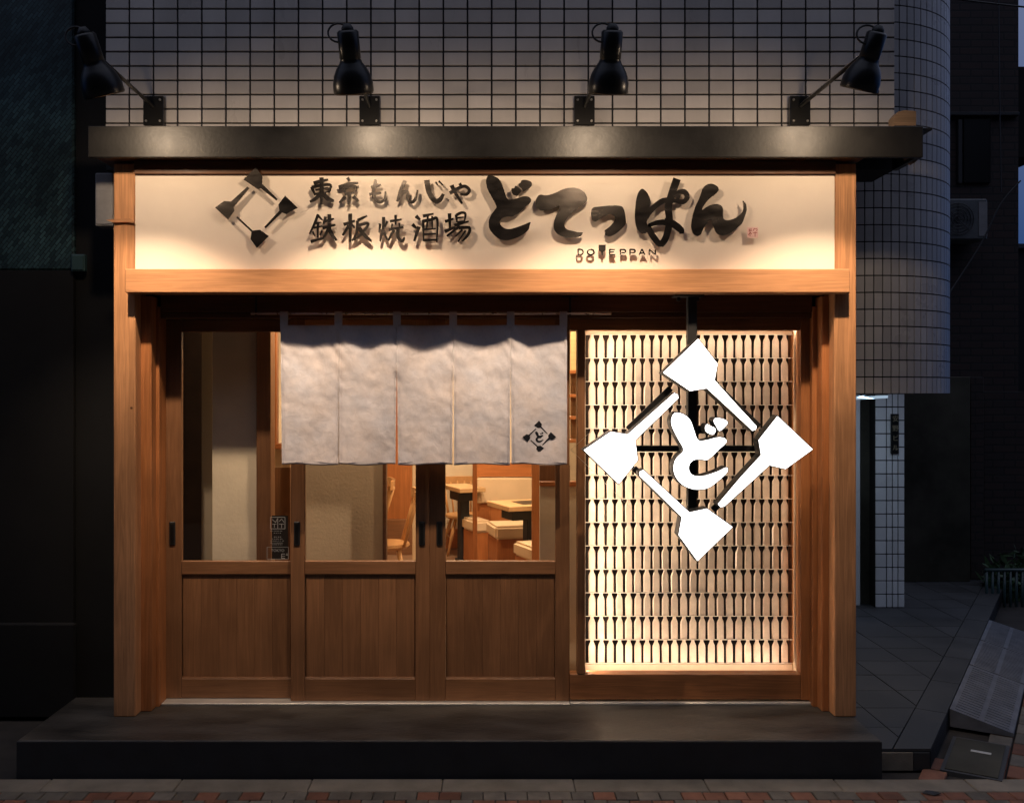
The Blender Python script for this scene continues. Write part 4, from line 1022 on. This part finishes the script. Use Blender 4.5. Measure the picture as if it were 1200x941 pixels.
for q in ((313,641,338,641),(313,655,338,655),(313,641,313,655),(338,641,338,655)): sline(*q, .4)
for q in ((330,649,334,649),(330,651.5,334,651.5),(330,654,334,654),(330,649,330,654),(335,650,337.5,650),(336.3,648,336.3,651)): sline(*q, .7)
link('printed_lines', bm, M['white_ink'], sk)
me = text_mesh('TOKYO', .020, .0003); me.materials.clear(); me.materials.append(M['white_ink']); child('lettering', me, sk, (PX(325.5, YS), YS-.0008, PZ(645, YS)))

# ------------------------------------------------------------------ inside
pt = thing('partition_wall', 'pale narrow partition standing just behind the leftmost door glass', 'partition', (PX(272, .2), .2, 0))
box('panel', PX(248.5, .22), PX(301, .22), .22, .30, 0, 2.5, M['plaster'], pt, .003)
box('panel_return', PX(236, .36), PX(252, .36), .36, .42, 0, 2.5, M['shade_tan'], pt, .003)
box('shade_panel', PX(190, .5), PX(237, .5), .5, .52, 0, 2.5, M['dim_room'], pt, 0)  # dark panel added over the lit side wall as its shade
box('end_post', PX(300.5, .16), PX(317.5, .16), .16, .26, 0, 2.5, M['door'], pt, .003)
pt2 = thing('partition_screen', 'tan textured partition behind the middle door, lit by an added fill light', 'partition', (PX(403, .25), .25, 0))
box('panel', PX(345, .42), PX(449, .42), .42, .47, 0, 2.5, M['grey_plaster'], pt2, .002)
box('edge_trim', PX(448.5, .41), PX(452.5, .41), .405, .48, 0, 2.5, M['dark_h'], pt2, .002)
pt3 = thing('partition_post', 'orange wooden frame with a cream panel beside the curtain, right behind the left door', 'partition', (PX(326, .5), .5, 0))
box('frame', PX(316, .5), PX(324, .5), .5, .56, 1.30, 2.4, M['inner'], pt3, .002); box('frame', PX(332, .5), PX(338, .5), .5, .56, 1.30, 2.4, M['inner'], pt3, .002)
box('sill', PX(315, .5), PX(340, .5), .49, .57, PZ(526, .5), PZ(520, .5), M['inner_h'], pt3, .002)
box('panel', PX(316, .52), PX(340, .52), .52, .55, PZ(548, .52), PZ(526, .52), M['cream'], pt3, .002)
box('lower_panel', PX(316, .52), PX(340, .52), .52, .55, 0, PZ(548, .52), M['door'], pt3, .002)
pt4 = thing('partition_panel', 'beige panel with dark wooden cap behind the right edge of the right door', 'partition', (PX(640, .25), .25, 0))
box('panel', PX(632.5, .25), PX(676, .25), .25, .29, 0, PZ(570, .25), M['plaster'], pt4, .002)
box('cap', PX(632.5, .25), PX(676, .25), .245, .295, PZ(570, .25)+.001, PZ(564, .25), M['inner_h'], pt4, .002)
box('dark_panel', PX(632.5, .25), PX(668, .25), .25, .29, PZ(564, .25)+.001, PZ(545, .25), M['door'], pt4, .002)
shf = thing('shelf_unit', 'narrow lit wooden shelves seen between the curtain and the display window', 'shelf', (PX(673, .6), .6, 1.0))
for a, b in ((389, 434), (438, 462), (466, 488), (492, 515)):
    box('back_board', PX(668.5, .62), PX(677, .62), .62, .64, PZ(b, .62), PZ(a, .62), M['pale_wood'], shf, .002)
    box('shelf', PX(666, .5), PX(679, .5), .5, .62, PZ(b+4, .5), PZ(b, .5), M['inner_h'], shf, .002)
# rooms walls seen far
far = thing('timber_wall', 'orange timber wall deep in the room behind the chairs', 'wall', (PX(470, 4.6), 4.6, 0))
box('boarding', PX(430, 4.6), PX(492, 4.6), 4.6, 4.66, .35, 2.4, M['inner'], far, .003)
box('skirting', PX(430, 4.58), PX(492, 4.58), 4.575, 4.60, 0, .35, M['door_h'], far, .003)
pc = thing('wall_post', 'cream corner post left of the meeting stiles', 'post', (PX(485, 3.2), 3.2, 0))
box('shaft', PX(483, 3.2), PX(500, 3.2), 3.2, 3.35, 0, 2.5, M['cream'], pc, .004)
cw_ = thing('cream_wall', 'cream plaster wall behind the left booth table', 'wall', (PX(540, 5), 5, 0))
box('plaster', PX(500, 5.0), PX(562, 5.0), 5.0, 5.06, .2, 2.5, M['plaster'], cw_, .003)
box('skirting', PX(500, 4.98), PX(562, 4.98), 4.975, 5.0, 0, .2, M['inner_h'], cw_, .003)
pst = thing('booth_post', 'orange wooden post between the two booths', 'post', (PX(556, 2.6), 2.6, 0), 'orange booth posts')
box('shaft', PX(553.8, 2.6), PX(559.2, 2.6), 2.6, 2.66, 0, 2.4, M['inner'], pst, .003)
pst = thing('booth_post', 'orange wooden post at the right of the booth, beside the beige panel', 'post', (PX(628, 2.0), 2.0, 0), 'orange booth posts')
box('shaft', PX(623.5, 2.0), PX(632.5, 2.0), 2.0, 2.07, 0, 2.4, M['inner'], pst, .003)
# booth back
bk = thing('booth_seat_back', 'cream upholstered booth back under an orange wooden rail', 'booth', (PX(592, 4.2), 4.2, 0))
Yb = 4.2
box('rail', PX(558, Yb), PX(640, Yb), Yb-.02, Yb+.06, PZ(558.5, Yb), PZ(543, Yb), M['inner_h'], bk, .004)
box('cushion', PX(559, Yb), PX(640, Yb), Yb-.06, Yb+.04, PZ(589, Yb), PZ(559.5, Yb), M['cream'], bk, .012)
box('boarding', PX(559, Yb), PX(640, Yb), Yb-.01, Yb+.05, 0, PZ(589.5, Yb), M['inner'], bk, .004)
box('upper_wall', PX(556, Yb), PX(640, Yb), Yb+.02, Yb+.08, PZ(542.5, Yb), 2.5, M['plaster'], bk, 0)
def rbox(name, cx, cy, lx, ly, z0, z1, rz, m, par, bev=.01, seg=2):
    bm = bmesh.new(); add_box(bm, -lx/2, lx/2, -ly/2, ly/2, z0, z1, 0)
    if bev: bmesh.ops.bevel(bm, geom=list(bm.edges), offset=bev, segments=seg, affect='EDGES')
    bmesh.ops.rotate(bm, cent=(0,0,0), matrix=Matrix.Rotation(rz, 3, 'Z'), verts=bm.verts); bmesh.ops.translate(bm, vec=(cx, cy, 0), verts=bm.verts)
    return link(name, bm, m, par)
def bench(cx, cy, lx, ly, rz, lab, ztop=.43):
    t = thing('booth_bench', lab, 'bench', (cx, cy, 0), 'cream booth benches')
    rbox('seat', cx, cy, lx, ly, ztop-.11, ztop, rz, M['cream'], t, .02, 3)
    rbox('base', cx, cy, lx-.03, ly-.03, 0, ztop-.112, rz, M['inner'], t, .004, 1)
rz = R(22)
bench(.305, 3.44, .55, .40, R(12), 'cream topped booth bench in the middle, behind the near table', .47)
bench(PX(640, 2.2)+.04, 2.55, .42, .44, rz, 'cream topped booth bench at the right, closest to the door', .43)
bench(PX(555, 4.1), 4.1, .17, .5, rz, 'cream topped booth bench at the left, by the far table')
def table(cx, cy, lx, ly, rz, lab, h=.72, grill=True):
    t = thing('booth_table', lab, 'table', (cx, cy, 0), 'pale booth tables')
    rbox('tabletop', cx, cy, lx, ly, h-.04, h, rz, M['pale_wood'], t, .004, 1)
    if grill:
        rbox('griddle', cx+.04, cy, lx*.55, ly*.5, h+.001, h+.004, rz, M['gloss_black'], t, 0)
    rbox('apron', cx, cy, lx*.72, ly*.5, h-.13, h-.042, rz, M['black'], t, .004, 1)
    rbox('pedestal', cx, cy, .09, .09, .03, h-.13, rz, M['black'], t, .004, 1); rbox('foot', cx, cy, lx*.5, .12, 0, .03, rz, M['black'], t, .004, 1)
table(PX(609, 2.85)+.09, 3.0, .58, .46, rz, 'pale wooden table with a black griddle at the nearest booth', .70)
table(PX(543, 4.2), 4.2, .26, .5, rz, 'pale wooden table at the far left booth', .72, False)
def chair(cx, cy, rz, lab):
    t = thing('spindle_chair', lab, 'chair', (cx, cy, 0), 'pale wooden spindle-back chairs')
    Rm = Matrix.Rotation(rz, 3, 'Z')
    def T(x, y, z): v = Rm @ Vector((x, y, z)); return (v.x+cx, v.y+cy, v.z)
    bm = bmesh.new(); n = 24; A = []; B = []; Cc = []
    for k in range(n):
        a = 2*math.pi*k/n; x, y = .215*math.cos(a), .20*math.sin(a)
        A.append(bm.verts.new(T(x*.9, y*.9, .405))); B.append(bm.verts.new(T(x, y, .425))); Cc.append(bm.verts.new(T(x*.97, y*.97, .445)))
    for L1, L2_ in ((A, B), (B, Cc)):
        for k in range(n): bm.faces.new((L1[k], L1[(k+1)%n], L2_[(k+1)%n], L2_[k]))
    bm.faces.new(A[::-1]); bm.faces.new(Cc); link('seat', bm, M['chair'], t, smooth=False)
    for sx in (-1, 1):
        for sy in (-1, 1):
            tube('leg', [T(sx*.12, sy*.11, .41), T(sx*.20, sy*.20, 0)], [.019, .013], M['chair'], t, 8)
    tube('stretcher', [T(-.165, 0.0, .2), T(.165, 0.0, .2)], .010, M['chair'], t, 6)
    for sy in (-1, 1): tube('stretcher', [T(-.165, sy*.16, .19), T(.165, sy*.16, .19)], .009, M['chair'], t, 6)
    for k in range(6):
        u = -1+2*k/5; tube('spindle', [T(-.16-.02*(1-abs(u)), u*.145, .43), T(-.265, u*.18, .80)], .0085 if abs(u) < 1 else .012, M['chair'], t, 7)
    pts = [(-.265-.03*(1-u*u)+.02, u*.21) for u in [i/6-1 for i in range(13)]]
    bm = bmesh.new(); secs = []
    for x, y in pts: secs.append([bm.verts.new(T(x+dx, y, z)) for dx, z in ((-.012, .775), (.012, .775), (.010, .855), (-.014, .855))])
    for a, b in zip(secs, secs[1:]):
        for k in range(4): bm.faces.new((a[k], a[(k+1)%4], b[(k+1)%4], b[k]))
    bm.faces.new(secs[0]); bm.faces.new(secs[-1][::-1]); link('crest_rail', bm, M['chair'], t)
    return t
chair(PX(448, 2.5), 2.5, R(188), 'wooden spindle chair in full side view behind the middle door')
chair(PX(424, 3.4), 3.4, R(190), 'wooden spindle chair mostly hidden behind the tan partition')
chair(PX(545, 4.9), 4.72, R(-80), 'wooden chair behind the far left booth table').scale = (1, 1, .87)

# room lights: ceiling fittings with their own lamps, plus added fill lights
def fill_light(x, y, lab, power):  # unseen lights added to brighten the panels behind the door glass
    t = thing('fill_light', lab, 'spotlight', (x, y, 2.54), 'added unseen fill lights just inside the doors')
    bm = bmesh.new(); add_tube(bm, [(x, y, 2.47), (x, y, 2.549)], .03, 16); link('can', bm, M['black'], t)
    area('fill_lamp', (x, y, 2.465), (R(24), 0, 0), .05, .05, power, ROOM_WARM)
fill_light(-.82, .17, 'added unseen fill light brightening the tan partition behind the middle door', 22)
fill_light(.36, .15, 'added unseen fill light just inside the right door', 34)
def ceil_light(x, y, lab, power):
    t = thing('ceiling_light', lab, 'ceiling light', (x, y, 2.54), 'round ceiling lights of the dining room')
    bm = bmesh.new(); add_tube(bm, [(x, y, 2.50), (x, y, 2.549)], .09, 20); link('rim', bm, M['black'], t)
    bm = bmesh.new(); add_tube(bm, [(x, y, 2.492), (x, y, 2.4995)], .08, 20); link('diffuser', bm, M['led'], t)
    area('room_lamp', (x, y, 2.485), (0, 0, 0), .14, .14, power, ROOM_WARM)
ceil_light(-.3, 3.0, 'ceiling light over the spindle chairs', 42)
ceil_light(.45, 2.4, 'ceiling light over the near booth table', 42)
ceil_light(-.1, 4.4, 'ceiling light at the back of the room', 36)

# buildings across the street, behind the photographer: they close the dusk sky off low down
ob = thing('opposite_building', 'dark row of buildings across the street facing the shop', 'building', (0, -8, GZ))
box('facade', -22, 2.5, -16, -8, GZ, 8.2, M['dark_wall'], ob, 0)
box('facade', 2.9, 24, -16, -8.5, GZ, 9.5, M['dark_wall'], ob, 0)
